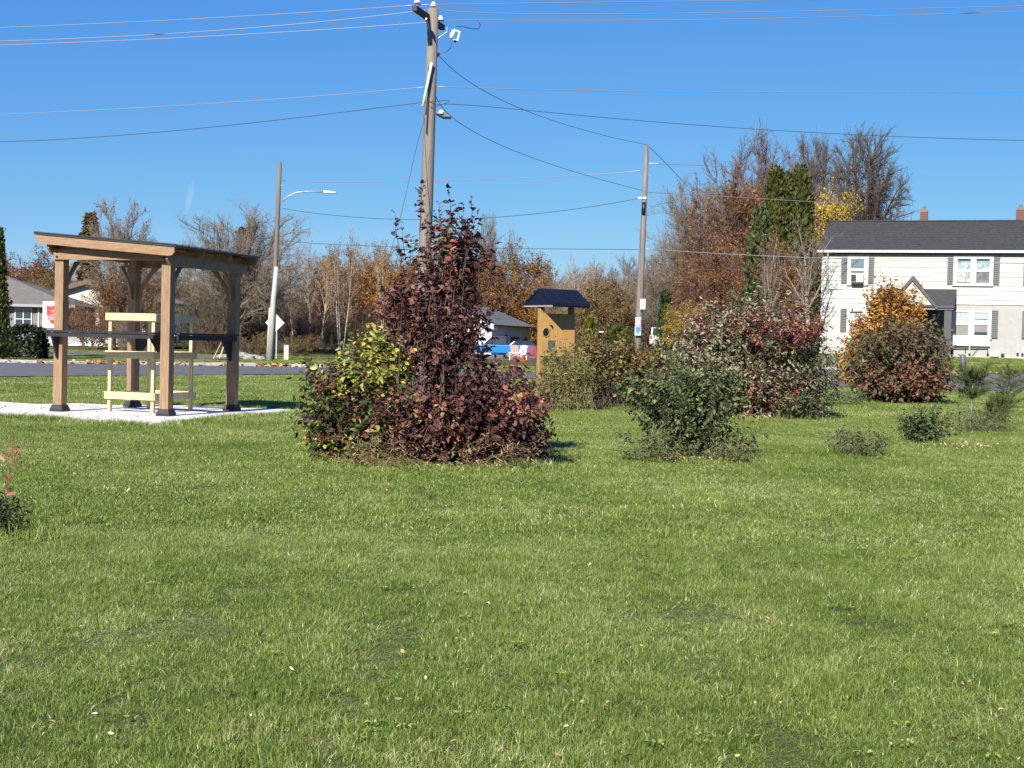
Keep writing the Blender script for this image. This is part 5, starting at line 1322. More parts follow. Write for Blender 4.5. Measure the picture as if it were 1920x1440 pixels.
# pines
L_pine = leaf_mat('pine_needle', [(0, (.035, .05, .014)), (.6, (.085, .11, .032)), (1, (.16, .185, .065))], trans=.25, spec=.15)
def pine(label, px, py, top, wpx, seed, low=.2):
    b = G(px, py); H = P(px, top, b.y).z; W_ = wpx * b.y / FPX
    t = thing('pine_sapling', label, 'pine sapling', b); nr = np.random.default_rng(seed)
    MB().tube([(0, 0, -.03), (0.02, 0, H * .5), (.03, 0, H)], [.022, .016, .006], 6).build('stem', mat('pine_stem', (.25, .24, .2), .8), t, True)
    P0, P1 = [], []
    for k in range(44):
        f = low + (.97 - low) * (k / 44); a = k * 2.4; l = W_ / 2 * (1.05 - .9 * abs(k / 44 - .45)) * nr.uniform(.55, 1.1)
        p = np.array([.03 * f, 0, H * f]); q = p + np.array([math.cos(a) * l, math.sin(a) * l, l * nr.uniform(.0, .8)]); P0.append(p); P1.append(q)
    P0.append(np.array([.03, 0, H * .9])); P1.append(np.array([.03, 0, H * 1.02]))
    P0, P1 = np.array(P0), np.array(P1)
    V, F = seg_tubes(P0, P1, np.full(len(P0), .007), np.full(len(P0), .003), 3)
    link('branches', np_mesh('pine_branches', V, F, S_tan), t)
    n = 5200; i = nr.integers(0, len(P0), n); s = (nr.random((n, 1)) ** .6)
    pos = P0[i] * (1 - s) + P1[i] * s; d = unit(P1[i] - P0[i]) * .5 + nr.normal(0, .7, (n, 3)) + np.array([0, 0, .2])
    V, F, vf = leaves(pos, d, nr.normal(0, 1, (n, 3)), nr.uniform(.06, .12, n), nr.random(n), NEEDLE_V, NEEDLE_F, .75)
    o = link('needles', np_mesh('pine_needles', V, F, L_pine, vf), t); o['kind'] = 'stuff'
pine('staked young pine sapling standing on a bare stem at the right', 1818, 810, 694, 84, 1, .52)
pine('bluish pine sapling nearest the right picture edge', 1890, 768, 696, 92, 2, .15)
pine('small low pine sapling right of the staked one', 1868, 806, 750, 60, 3, .3)
# red leaved sapling at the left edge and the dark tuft at its foot
L_redl = leaf_mat('salmon_leaf', [(0, (.30, .07, .05)), (.6, (.45, .15, .10)), (1, (.55, .28, .18))], trans=.4)
pc = G(6, 1012); loc = Vector((pc.x, pc.y, 0))
ex = [(off(a, b_, loc)[0], y_, off(a, b_, loc)[1], v_) for a, b_, y_, v_ in ((28, 845, 0, .6), (24, 860, 0, .4), (38, 868, .02, .3), (12, 880, .0, .3), (3, 862, .05, .7), (16, 918, -.03, .3), (-20, 850, 0, .4), (-30, 900, 0, .5))]
shrub('red_sapling', 'thin sapling with salmon red leaves at the left picture edge', 'sapling', loc,
      [(-.15, 0, .45, .1, .1, .1, 1, .2, .8)], 3, 5, .052, L_redl, S_red, 120, srad=.4, full=.2, nparts=50, shootlen=.12, up=1.2, base=.02, wid=.55, extra=ex)
shrub('dark_tuft', 'dark green leafy tuft at the foot of the red sapling', 'plant', Vector((loc.x - .02, loc.y + .1, 0)),
      [(-.05, 0, .1, .17, .17, .1, 1, .0, .5)], 130, 8, .035, L_dark, S_dark, 121, srad=.4, shootlen=.07, up=.6, base=.06, wid=.6)
# ------------------------------------------------------------------ kiosk
m_ply = mat('yellow_plywood', (.46, .26, .075), .6, .16, 5, .2, stretch=(5, 5, .6))
m_plyp = mat('kiosk_post_wood', (.33, .2, .07), .65, .2, 6, .2, stretch=(5, 5, .6))
m_navyroof = mat('dark_blue_shingle', (.007, .012, .027), .7, .4, 10, .3, stretch=(1, 1, 4), spec=.15)
KP = rad(33); kc = P(1031, 700, 29.5)
kio = thing('kiosk', 'small timber notice kiosk with dark blue gable roof and a round hole', 'kiosk', (kc.x, 29.5, 0), KP)
KL, KW = .95, 1.0
def KZ(px, py, D): return P(px, py, D).z
ze, zr = KZ(1031, 572, 29.5), KZ(1040, 546, 30.1)
def kroof(sgn, n=7):
    y0 = 0 if sgn > 0 else KW; y1 = KW / 2; o = None
    base = MB().prism([(-.0, y0, ze), (0, y1, zr), (0, y1, zr + .035), (0, y0, ze + .035)], (KL, 0, 0)).build('roof_slope', m_navyroof, kio)
    for i in range(n):
        f0, f1 = i / n, (i + 1) / n + .02
        a = Vector((0, y0 + (y1 - y0) * f0, ze + (zr - ze) * f0)); b_ = Vector((0, y0 + (y1 - y0) * min(1, f1), ze + (zr - ze) * min(1, f1)))
        k = 5
        for j in range(k):
            x0 = -.01 + (KL + .02) * j / k + (.0 if i % 2 else .03); x1 = -.01 + (KL + .02) * (j + 1) / k - .008 + (.0 if i % 2 else .03)
            x1 = min(x1, KL + .015)
            MB().prism([(x0, a.y, a.z + .056), (x0, b_.y, b_.z + .046), (x0, b_.y, b_.z + .036), (x0, a.y, a.z + .036)], (x1 - x0, 0, 0)).build('shingle', m_navyroof, base)
kroof(1); kroof(-1)
for x in (.012, KL - .032):
    MB().prism([(x, .03, ze + .003), (x, KW - .03, ze + .003), (x, KW / 2, zr - .01)], (.02, 0, 0)).build('gable_end', m_navyroof, kio)
MB().span((.0, .0, ze - .03), (.03, KW, ze)).build('eave_board', mat('grey_eave_board', (.3, .27, .22), .7), kio)
MB().span((.031, .01, ze - .03), (KL, .03, ze)).build('eave_board', m_navyroof, kio)
for x in (.09, KL - .12):
    MB().span((x - .05, KW / 2 - .05, -.1), (x + .05, KW / 2 + .05, zr - .12)).build('post', m_plyp, kio, bevel=.006)
MB().span((.15, KW / 2 - .02, KZ(1040, 592, 30) - .05), (KL - .18, KW / 2 + .03, KZ(1040, 592, 30))).build('top_rail', m_plyp, kio)
pz1, pz0 = KZ(1040, 588, 30), KZ(1015, 667, 30)
xw = (KL - .07 - .04) / 4
yf = KW / 2 - .055
for k in range(4):
    x0 = .05 + k * xw
    MB().span((x0, yf - .02, pz0 - (.0 if k < 1 else .0)), (x0 + xw - .006, yf, pz1)).build('board', m_ply, kio, bevel=.002)
hx, hz = .17, KZ(1018, 623, 29.9)
ring = [(hx + .085 * math.cos(a), yf - .0225, hz + .09 * math.sin(a)) for a in [2 * math.pi * k / 24 for k in range(25)]]
ho = MB().prism(ring[:-1], (0, .002, 0)).build('hole_disc', m_bolt, kio)  # flat black disc stands in for the shaded depth of the hole
MB().tube(ring, .012, 6, False).build('hole_rim', m_plyp, ho)
lf_ = MB(); cxx, czz = .30, KZ(1026, 614, 29.9)
lf_.prism([(cxx - .05, yf - .0225, czz + .05), (cxx, yf - .0225, czz + .06), (cxx + .05, yf - .0225, czz + .02), (cxx + .045, yf - .0225, czz - .05), (cxx + .01, yf - .0225, czz + .0)], (0, .002, 0))
lf_.prism([(cxx - .05, yf - .0225, czz - .07), (cxx - .02, yf - .0225, czz - .04), (cxx - .03, yf - .0225, czz - .13)], (0, .002, 0))
lf_.build('notch_patch', m_bolt, kio)  # flat black patches stand in for the shade in the notches
wz1, wz0 = KZ(1030, 638, 29.9), KZ(1030, 661, 29.9)
wf = MB().span((.22, yf - .026, wz0), (.40, yf - .0205, wz1)).build('display_window', mat('smoky_pane', (.10, .10, .095), .2), kio)
MB().span((.21, yf - .032, wz1 - .012), (.41, yf - .0265, wz1 + .008)).build('window_frame', m_plyp, wf); MB().span((.21, yf - .032, wz0 - .008), (.41, yf - .0265, wz0 + .012)).build('window_frame', m_plyp, wf)
MB().tube([(.19 + .24 * k / 8, yf - .03, wz0 + .04 - .07 * math.sin(math.pi * k / 8)) for k in range(9)], .012, 6).build('carved_arc', m_bolt, wf)
# tipped open planter left of the kiosk
tb = G(972, 708)
tr = thing('planter_trough', 'weathered tipped wooden trough lying on the lawn left of the kiosk post', 'trough', (tb.x, tb.y, .0), rad(-12))
m_ow = mat('old_wood', (.20, .145, .085), .8, .3, 8, .2, stretch=(1, 6, 6)); m_dk = mat('dark_inside', (.012, .01, .008), .95)
MB().prism([(-.32, 0, .42), (.12, 0, .36), (.30, 0, .06), (-.12, 0, .12)], (0, .03, 0)).build('inside', m_dk, tr)  # near-black sheet closing the dark interior of the trough
for a, b_ in (((-.34, .44), (.13, .39)), ((.13, .39), (.32, .04)), ((-.14, .10), (.32, .03)), ((-.34, .44), (-.14, .10))):
    MB().beam((a[0], -.06, a[1]), (b_[0], -.06, b_[1]), .14, .04).build('side_board', m_ow, tr, bevel=.004)

# ------------------------------------------------------------------ grey house, gabled house, shield sign and fence on the left
m_gwall = mat('blue_grey_siding', (.16, .185, .19), .7, .1, 2); m_groof = mat('grey_brown_shingle', (.155, .14, .118), .9, .3, 2, .4, stretch=(1, 4, 4), detail=8)
m_mottled = mat('mottled_grey_facing', (.2, .185, .165), .9, .5, 3, .4)
Dg = 95
gh = thing('grey_house', 'low blue grey house with grey hip roof at the left edge', 'house', (P(20, 640, Dg).x, Dg, tz(-32, Dg) - .03), rad(4))
ez_ = P(40, 571, Dg).z - gh.location.z
xL, xR = -9.0, P(128, 580, Dg).x - gh.location.x
MB().span((xL, 0, -.5), (xR, 8, ez_)).build('wall', m_gwall, gh)
rt = P(9, 511, Dg + 4).z - gh.location.z
rxp = P(2, 511, Dg + 4).x - gh.location.x
mb = MB(); o_v = .5
e0 = [(xL, -o_v, ez_), (xR + o_v, -o_v, ez_), (xR + o_v, 8 + o_v, ez_), (xL, 8 + o_v, ez_)]
mb.add(e0 + [(xL, 4, rt), (rxp, 4, rt)], [(0, 1, 5, 4), (1, 2, 5), (2, 3, 4, 5), (0, 4, 3), (3, 2, 1, 0)])
grf = mb.build('roof', m_groof, gh)
MB().span((xL, -o_v - .1, ez_ - .14), (xR + o_v, -o_v, ez_ + .02)).build('gutter', mat('grey_gutter', (.3, .3, .29), .5), gh)
q = P(26, 549, Dg + 1.6) - gh.location
MB().tube([(q.x, 1.6, q.z - .4), (q.x, 1.6, q.z + .12)], .13, 8).build('roof_vent', m_trim, grf)
def grect(x0, y0, x1, y1): 
    a, b_ = P(x0, y1, Dg) - gh.location, P(x1, y0, Dg) - gh.location; return a.x, a.z, b_.x, b_.z
a = grect(27, 577, 60, 619)
yf_ = -.02
wf = MB().span((a[0], -.07, a[1]), (a[2], -.003, a[3])).build('window', m_trim, gh)
mx_, mz_ = (a[0] + a[2]) / 2, (a[1] + a[3]) / 2
for (x0, x1) in ((a[0] + .07, mx_ - .035), (mx_ + .035, a[2] - .07)):
    for (z0, z1) in ((a[1] + .08, mz_ - .03), (mz_ + .03, a[3] - .07)):
        MB().span((x0, -.078, z0), (x1, -.0715, z1)).build('pane', m_glass, wf)
b_ = grect(62, 578, 84, 640)
MB().span((b_[0], -.05, b_[1] - .3), (xR - .02, -.003, ez_ - .1)).build('mottled_facing', m_mottled, gh)  # panel in randomly mottled grey, right of the window
c_ = grect(70, 578, 73, 640)
MB().span((c_[0], -.12, c_[1]), (c_[0] + .09, -.052, ez_ - .1)).build('downspout', m_trim, gh)
# second house: white gable with brown fascia
Dh = 112
hh = thing('gabled_house', 'white gabled house with brown rake boards behind the shelter', 'house', (P(166, 640, Dh).x, Dh, tz(-32, Dh) - .05), rad(-6))
pk = P(168, 527, Dh).z - hh.location.z; lw = P(122, 540, Dh) - hh.location
ev = P(222, 545, Dh).z - hh.location.z
slope_ = (pk - lw.z) / abs(lw.x)
HWid = 4.4; ez2 = pk - slope_ * HWid
m_cream = mat('cream_gable', (.55, .52, .46), .7, .05, 2); m_brown = mat('brown_fascia', (.12, .08, .055), .7)
MB().prism([(-HWid, 0, -.5), (HWid, 0, -.5), (HWid, 0, ez2), (0, 0, pk - .1), (-HWid, 0, ez2)], (0, 9, 0)).build('wall', m_cream, hh)
for s_ in (-1, 1):
    MB().prism([(0, -.5, pk), (s_ * (HWid + .6), -.5, pk - slope_ * (HWid + .6)), (s_ * (HWid + .6), -.5, pk - slope_ * (HWid + .6) + .1), (0, -.5, pk + .1)], (0, 10, 0)).build('roof_slope', m_groof, hh)
    MB().prism([(0, -.55, pk + .06), (s_ * (HWid + .62), -.55, pk - slope_ * (HWid + .62) + .06), (s_ * (HWid + .62), -.55, pk - slope_ * (HWid + .62) - .22), (0, -.55, pk - .24)], (0, .045, 0)).build('rake_board', m_brown, hh)
MB().span((-1.3, -.06, -.2), (.0, -.003, 1.9)).build('door', m_trim, hh)
wf = MB().span((.8, -.06, .8), (2.2, -.003, 2.0)).build('window', m_trim, hh)
MB().span((.88, -.07, .88), (2.12, -.0615, 1.92)).build('pane', m_glass, wf)
# sign board with red shield
Ds = 68
sg = thing('shield_sign', 'white sign board with a red shield on two dark legs at the street', 'sign', GD(102.5, Ds), rad(3))
def SG(px, py): 
    q = P(px, py, Ds) - sg.location; return q.x, q.z
x0, z0 = SG(80.5, 615); x1, z1 = SG(124.5, 566)
m_sgw = mat('sign_white', (.62, .62, .61), .4)
MB().span((x0, -.09, z0), (x1, .09, z1)).build('panel', m_sgw, sg, bevel=.03)
MB().span((x1 + .004, -.1, z0 - .1), (x1 + .08, .1, z1 + .03)).build('end_cap', m_char, sg)
cxs, czs = (x0 + x1) / 2, (z0 + z1) / 2; hw_, hh_ = (x1 - x0) * .33, (z1 - z0) * .36
sh_pts = [(-1, 1.0), (-.5, .86), (0, .98), (.5, .86), (1, 1.0), (.95, .1), (.8, -.45), (.45, -.82), (0, -1.0), (-.45, -.82), (-.8, -.45), (-.95, .1)]
m_shred = mat('shield_red', (.62, .035, .04), .45)
shp = MB().prism([(cxs + a * hw_, -.102, czs + b_ * hh_) for a, b_ in sh_pts], (0, .011, 0)).build('shield', m_shred, sg)
for wd, dz, s_ in (('THE', .40, .17), ('SALVATION', .02, .155), ('ARMY', -.36, .19)):
    me = text_mesh('lettering', wd, s_, m_sgw)
    o = link('lettering', me, shp); o.location = (cxs, -.107, czs + dz * hh_); o.rotation_euler = (math.pi / 2, -.42 if wd == 'SALVATION' else -.25, 0)
for px_ in (83.5, 121.5):
    xx = SG(px_, 620)[0]; MB().span((xx - .05, -.05, -.15), (xx + .05, .05, z0 - .002)).build('leg', m_char, sg)
MB().span((x0 + .1, -.03, .18), (x1, .03, .22)).build('cross_tie', m_char, sg)
# low white picket panels with dark outlines
Df = 84
fb = GD(145, Df)
fn = thing('picket_fence', 'row of low white panels with dark outlined openings behind the sign', 'fence', fb)
fz0, fz1 = P(145, 648.5, Df).z - fb.z, P(145, 620.5, Df).z - fb.z
rngf = random.Random(8); px_ = 72.0
while px_ < 219:
    wpx = rngf.choice((9, 10, 11.5, 8.5))
    a = P(px_, 640, Df).x - fb.x; b_ = P(px_ + wpx - .9, 640, Df).x - fb.x; dz = rngf.uniform(-.02, .02)
    pn = MB().span((a, 0, fz0 + dz), (b_, .04, fz1 + dz)).build('panel', m_sgw, fn)
    w2_ = b_ - a
    mb = MB(); m_ = .2 * w2_; zz0, zz1 = fz0 + .12, fz1 - .14; t_ = .022
    kind = rngf.randint(0, 3)
    mb.span((a + m_, -.006, zz0), (a + m_ + t_, -.0008, zz1))
    if kind != 1: mb.span((b_ - m_ - t_, -.006, zz0), (b_ - m_, -.0008, zz1))
    if kind != 2: mb.span((a + m_ + t_, -.006, zz1 - t_), (b_ - m_ - t_, -.0008, zz1))
    if kind != 3: mb.span((a + m_ + t_, -.006, zz0), (b_ - m_ - t_, -.0008, zz0 + t_))
    mb.span((a + m_ + t_, -.0055, (zz0 + zz1) / 2), (b_ - m_ - t_ - .001, -.0009, (zz0 + zz1) / 2 + t_))
    mb.build('outline', m_ink, pn)
    px_ += wpx
MB().span((P(73, 640, Df).x - fb.x, .045, -.1), (P(73, 640, Df).x - fb.x + .06, .1, fz1)).build('post', m_trim, fn)
MB().span((P(214, 640, Df).x - fb.x, .045, -.1), (P(214, 640, Df).x - fb.x + .06, .1, fz1)).build('post', m_trim, fn)
for z in (fz0 + .1, fz1 - .12): MB().span((P(73, 640, Df).x - fb.x + .061, .045, z), (P(214, 640, Df).x - fb.x - .001, .07, z + .06)).build('rail', m_trim, fn)

# ------------------------------------------------------------------ small white house behind the maroon shrub
Dw = 150
sw = thing('small_house', 'small white gabled house with grey roof left of the kiosk', 'house', (P(921, 640, Dw).x, Dw, 0), rad(-18))
ez_ = P(921, 608, Dw).z; pkz = P(842, 571, Dw).z; GWd = (P(921, 640, Dw).x - P(748, 640, Dw).x) / math.cos(rad(18)); LN = 13.0
m_wsh = mat('pale_blue_siding', (.5, .52, .54), .6, .05, 2); m_rg = mat('green_grey_shingle', (.115, .125, .115), .9, .3, 2, .3)
# local -x runs along the gable front, +y... the long side faces right
MB().prism([(-GWd, 0, -.3), (0, 0, -.3), (0, 0, ez_), (-GWd / 2, 0, pkz - .15), (-GWd, 0, ez_)], (0, LN, 0)).build('wall', m_wsh, sw)
sl_ = (pkz - ez_) / (GWd / 2)
for s_ in (0, 1):
    xe = .5 if s_ == 0 else -GWd - .5
    ze_ = ez_ - sl_ * .5
    MB().prism([(-GWd / 2, -.6, pkz), (xe, -.6, ze_), (xe, -.6, ze_ + .16), (-GWd / 2, -.6, pkz + .16)], (0, LN + 1.2, 0)).build('roof_slope', m_rg, sw)
    MB().prism([(-GWd / 2, -.66, pkz + .16), (xe, -.66, ze_ + .16), (xe, -.66, ze_ - .35), (-GWd / 2, -.66, pkz - .4)], (0, .055, 0)).build('rake_board', m_trim, sw)
for (a, b_) in ((2.2, 3.6), (6.0, 9.2), (10.6, 12.2)):
    wf = MB().span((.003, a, .8), (.06, b_, 2.0)).build('window', m_trim, sw)
    MB().span((.0615, a + .12, .9), (.07, b_ - .12, 1.9)).build('pane', m_glass, wf)
MB().span((.003, 4.2, .0), (.05, 5.2, 2.05)).build('door', m_navy, sw)
for (a, b_) in ((-8.2, -6.4), (-4.0, -2.2)):
    wf = MB().span((a, -.06, .9), (b_, -.003, 2.1)).build('window', m_trim, sw)
    MB().span((a + .1, -.07, 1.0), (b_ - .1, -.0615, 2.0)).build('pane', m_glass, wf)
MB().span((-.15, -.05, -.2), (.05, -.001, ez_ - .1)).build('corner_board', m_trim, sw)

# ------------------------------------------------------------------ vehicles and clutter in the far lot
m_tyre = mat('tyre_rubber', (.02, .02, .02), .85); m_rim = mat('wheel_rim', (.35, .36, .37), .35, metal=.6); m_cglass = m_glass
def wheel(parent, x, y, r=.33):
    w_ = MB().tube([(x, y - .1, r), (x, y - .085, r), (x, y + .085, r), (x, y + .1, r)], [r * .9, r, r, r * .9], 18).build('wheel', m_tyre, parent, False)
    MB().tube([(x, y - .112, r), (x, y + .112, r)], r * .58, 14).build('rim', m_rim, w_)
def car(name, label, cat, loc, rz, paint, prof, cab, wheels, width=1.78, glass_=()):
    t = thing(name, label, cat, loc, rz); w2 = width / 2
    MB().prism([(x, -w2, z) for x, z in prof], (0, width, 0)).build('body', paint, t, bevel=.06)
    if cab: MB().prism([(x, -w2 + .1, z) for x, z in cab], (0, width - .2, 0)).build('cabin', paint, t, bevel=.05)
    for gp in glass_:
        MB().prism([(x, -w2 + .088, z) for x, z in gp], (0, .008, 0)).build('side_window', m_cglass, t)
        MB().prism([(x, w2 - .096, z) for x, z in gp], (0, .008, 0)).build('side_window', m_cglass, t)
    for x in wheels:
        for y in (-w2 + .1, w2 - .1): wheel(t, x, y)
    return t
m_blue_p, t_, b__ = new_mat('blue_car_paint'); b__.inputs['Base Color'].default_value = (.015, .16, .45, 1); b__.inputs['Roughness'].default_value = .25; b__.inputs['Coat Weight'].default_value = .5
m_dkblue, t_, b__ = new_mat('navy_car_paint'); b__.inputs['Base Color'].default_value = (.012, .018, .06, 1); b__.inputs['Roughness'].default_value = .25
m_wp, t_, b__ = new_mat('white_car_paint'); b__.inputs['Base Color'].default_value = (.75, .75, .74, 1); b__.inputs['Roughness'].default_value = .3
p = GD(936, 113)
trk = car('pickup_truck', 'bright blue pickup truck parked left of the kiosk', 'pickup truck', p, rad(176), m_blue_p,
    [(-2.6, .45), (2.6, .45), (2.65, .8), (2.5, 1.02), (1.15, 1.08), (-2.6, 1.08), (-2.66, .8)], None, (-1.55, 1.6))
MB().prism([(-.75, -.78, 1.08), (-.6, -.78, 1.72), (.5, -.78, 1.74), (1.15, -.78, 1.08)], (0, 1.56, 0)).build('cabin', m_dkblue, trk, bevel=.05)
for y in (-.79, .782): MB().prism([(-.55, y, 1.14), (-.48, y, 1.6), (.42, y, 1.62), (.9, y, 1.14)], (0, .008, 0)).build('side_window', m_cglass, trk)
for y in (-.62, .62): MB().span((2.61, y - .16, .75), (2.68, y + .16, .93)).build('headlight', m_lampw, trk)
p = GD(984, 118)
car('parked_car', 'dark car parked partly behind the kiosk post', 'car', p, rad(4), m_dkblue,
    [(-2.2, .35), (2.2, .35), (2.25, .7), (1.9, .9), (-1.9, .95), (-2.25, .7)], [(-1.5, .93), (-.9, 1.42), (.5, 1.42), (1.2, .9)], (-1.35, 1.35), glass_=([(-1.25, .97), (-.82, 1.36), (.42, 1.36), (.95, .97)],))
p = GD(1243, 115)
suv = car('white_suv', 'white sport utility car seen from behind by the green sign post', 'car', p, rad(80), m_wp,
    [(-2.2, .35), (2.2, .35), (2.25, .8), (1.9, 1.05), (-2.15, 1.05), (-2.25, .7)], [(-2.1, 1.04), (-1.85, 1.68), (.7, 1.7), (1.5, 1.03)], (-1.4, 1.4), glass_=([(-1.8, 1.1), (-1.65, 1.55), (.6, 1.58), (1.15, 1.1)],))
MB().prism([(-2.128, -.7, 1.12), (-2.128, .7, 1.12), (-1.94, .62, 1.58), (-1.94, -.62, 1.58)], (-.02, 0, .006)).build('rear_window', m_cglass, suv)
for y in (-.76, .76): MB().span((-2.3, y - .1, .8), (-2.215, y + .1, 1.0)).build('taillight', m_red, suv)
p = GD(338, 86)
car('parked_car', 'dark car seen under the bar counter through the shelter', 'car', p, rad(92), mat('dark_car_paint', (.03, .035, .045), .3),
    [(-2.1, .3), (2.1, .3), (2.15, .7), (1.8, .95), (-2.0, .98), (-2.15, .7)], [(-1.8, .96), (-1.3, 1.42), (.4, 1.43), (1.2, .93)], (-1.3, 1.3))
def golf_cart(px, D, label, rz):
    t = thing('golf_cart', label, 'golf cart', GD(px, D), rz, 'white roofed carts by the lot')
    MB().span((-.6, -1.1, .3), (.6, 1.1, .62)).build('body', m_wp, t, bevel=.05)
    MB().span((-.55, -.2, .62), (.55, .25, .85)).build('seat', m_char, t, bevel=.03); MB().span((-.55, .2, .851), (.55, .3, 1.2)).build('backrest', m_char, t, bevel=.03)
    MB().prism([(-.5, -1.1, .62), (-.5, -.75, .62), (-.5, -.85, .95), (-.5, -1.0, .95)], (1.0, 0, 0)).build('dash', m_wp, t)
    for x in (-.55, .55):
        for y in (-.85, .7):
            MB().tube([(x, y, .6), (x, y * .9, 1.82)], .025, 6).build('post', m_lampw, t)
    MB().span((-.66, -1.05, 1.82), (.66, .9, 1.9)).build('roof', m_wp, t, bevel=.03)
    for x in (-.52, .52):
        for y in (-.8, .75):
            MB().tube([(x - .09, y, .22), (x + .09, y, .22)], .22, 14).build('wheel', m_tyre, t)
    return t
golf_cart(1127, 96, 'white roofed golf cart nearest the kiosk', rad(10)); golf_cart(1150, 145, 'white roofed golf cart in the middle of the lot', rad(80)); golf_cart(1172, 147, 'white roofed golf cart close left of the poster pole', rad(85))
# chairs, table and cone by the pickup
def lawn_chair(px, D, rz, m_, label):
    t = thing('lawn_chair', label, 'chair', GD(px, D), rz, 'lawn chairs by the pickup')
    for k in range(5): MB().box((-.24 + .12 * k, .28, .72), (.1, .03, .8 - .05 * abs(k - 2)), Matrix.Rotation(-.35, 3, 'X')).build('back_slat', m_, t)
    MB().box((0, .0, .36), (.58, .5, .04), Matrix.Rotation(.18, 3, 'X')).build('seat', m_, t)
    for x in (-.33, .33):
        MB().span((x - .05, -.35, .55), (x + .05, .35, .585)).build('arm', m_, t)
        MB().span((x - .025, -.3, 0), (x + .025, -.22, .549)).build('leg', m_, t); MB().span((x - .025, .2, 0), (x + .025, .28, .549)).build('leg', m_, t)
m_tanp = mat('tan_plastic', (.48, .27, .19), .5); 
lawn_chair(966, 108, rad(15), m_tanp, 'tan slatted lawn chair before the blue pickup'); lawn_chair(977, 109, rad(-30), m_wp, 'white slatted lawn chair beside the tan one')
lawn_chair(999, 109, rad(10), mat('dark_red_plastic', (.22, .03, .03), .5), 'dark red lawn chair half hidden by the kiosk post')
t = thing('folding_table', 'low white folding table before the lawn chairs', 'table', GD(966, 106))
MB().span((-.5, -.35, .52), (.5, .35, .57)).build('tabletop', m_wp, t)
for x in (-.42, .42):
    for y in (-.28, .28): MB().span((x - .02, y - .02, 0), (x + .02, y + .02, .519)).build('leg', m_wp, t)
cn = thing('traffic_cone', 'orange red traffic cone on the grass left of the kiosk', 'traffic cone', GD(980.5, 104))
m_cone = mat('cone_orange', (.75, .06, .02), .5)
MB().span((-.19, -.19, 0), (.19, .19, .04)).build('base', m_cone, cn, bevel=.01)
cb_ = MB().tube([(0, 0, .04), (0, 0, .74)], [.15, .035], 16).build('cone', m_cone, cn, True)
MB().tube([(0, 0, .42), (0, 0, .55)], [.098, .072], 16, False).build('band', m_lampw, cb_, True)
# green sign post with the back of an octagonal sign
ps = thing('stop_sign', 'grey back of an octagonal sign on a tall green post', 'road sign', GD(1231, 100))
zt, zm = P(1232, 556, 100).z, P(1230.5, 640, 100).z; rr_ = 6.8 * 100 / FPX
MB().tube([(0, 0, -.1), (0.03, 0, zt - ps.location.z)], .055, 8).build('post', mat('green_post', (.045, .09, .065), .6), ps)
MB().prism([(-.02 + rr_ * math.cos(math.pi / 8 + k * math.pi / 4), -.075, zm - ps.location.z + rr_ * math.sin(math.pi / 8 + k * math.pi / 4)) for k in range(8)], (0, .012, 0)).build('panel', m_galv, ps)
a = P(1237, 617, 100) - ps.location
MB().span((.06, -.2, a.z - .06), (.06 + .42, .2, a.z + .06)).build('lamp_head', m_lampw, ps, bevel=.02)
# stones by the light pole
rng = random.Random(4); import bmesh
m_rock = mat('field_stone', (.3, .27, .24), .9, .3, 4, .5)
STL = ('third field stone from the left in the row by the light pole', 'largest grey field stone of the row by the light pole', 'field stone just right of the largest one by the light pole', 'second field stone from the right end of the row by the light pole', 'smallest field stone at the right end of the row, nearest the light pole', 'second field stone from the left in the row near the guy guards', 'leftmost field stone of the row, beside the yellow guy guards')
for i, (px_, D, s_) in enumerate(((446, 71, .3), (455, 71.5, .42), (467, 71, .34), (478, 71.6, .28), (488, 71.2, .22), (430, 71.8, .3), (415, 72, .26))):
    b = bmesh.new(); bmesh.ops.create_icosphere(b, subdivisions=2, radius=s_)
    for v in b.verts: v.co *= rng.uniform(.82, 1.12); v.co.z *= .62
    me = bpy.data.meshes.new('stone'); b.to_mesh(me); b.free()
    o = link('stone', me, None, m_rock, GD(px_, D) + Vector((0, 0, s_ * .25)))
    tag(o, STL[i], 'stone', 'field stones left of the light pole')
from mathutils import noise as mnoise
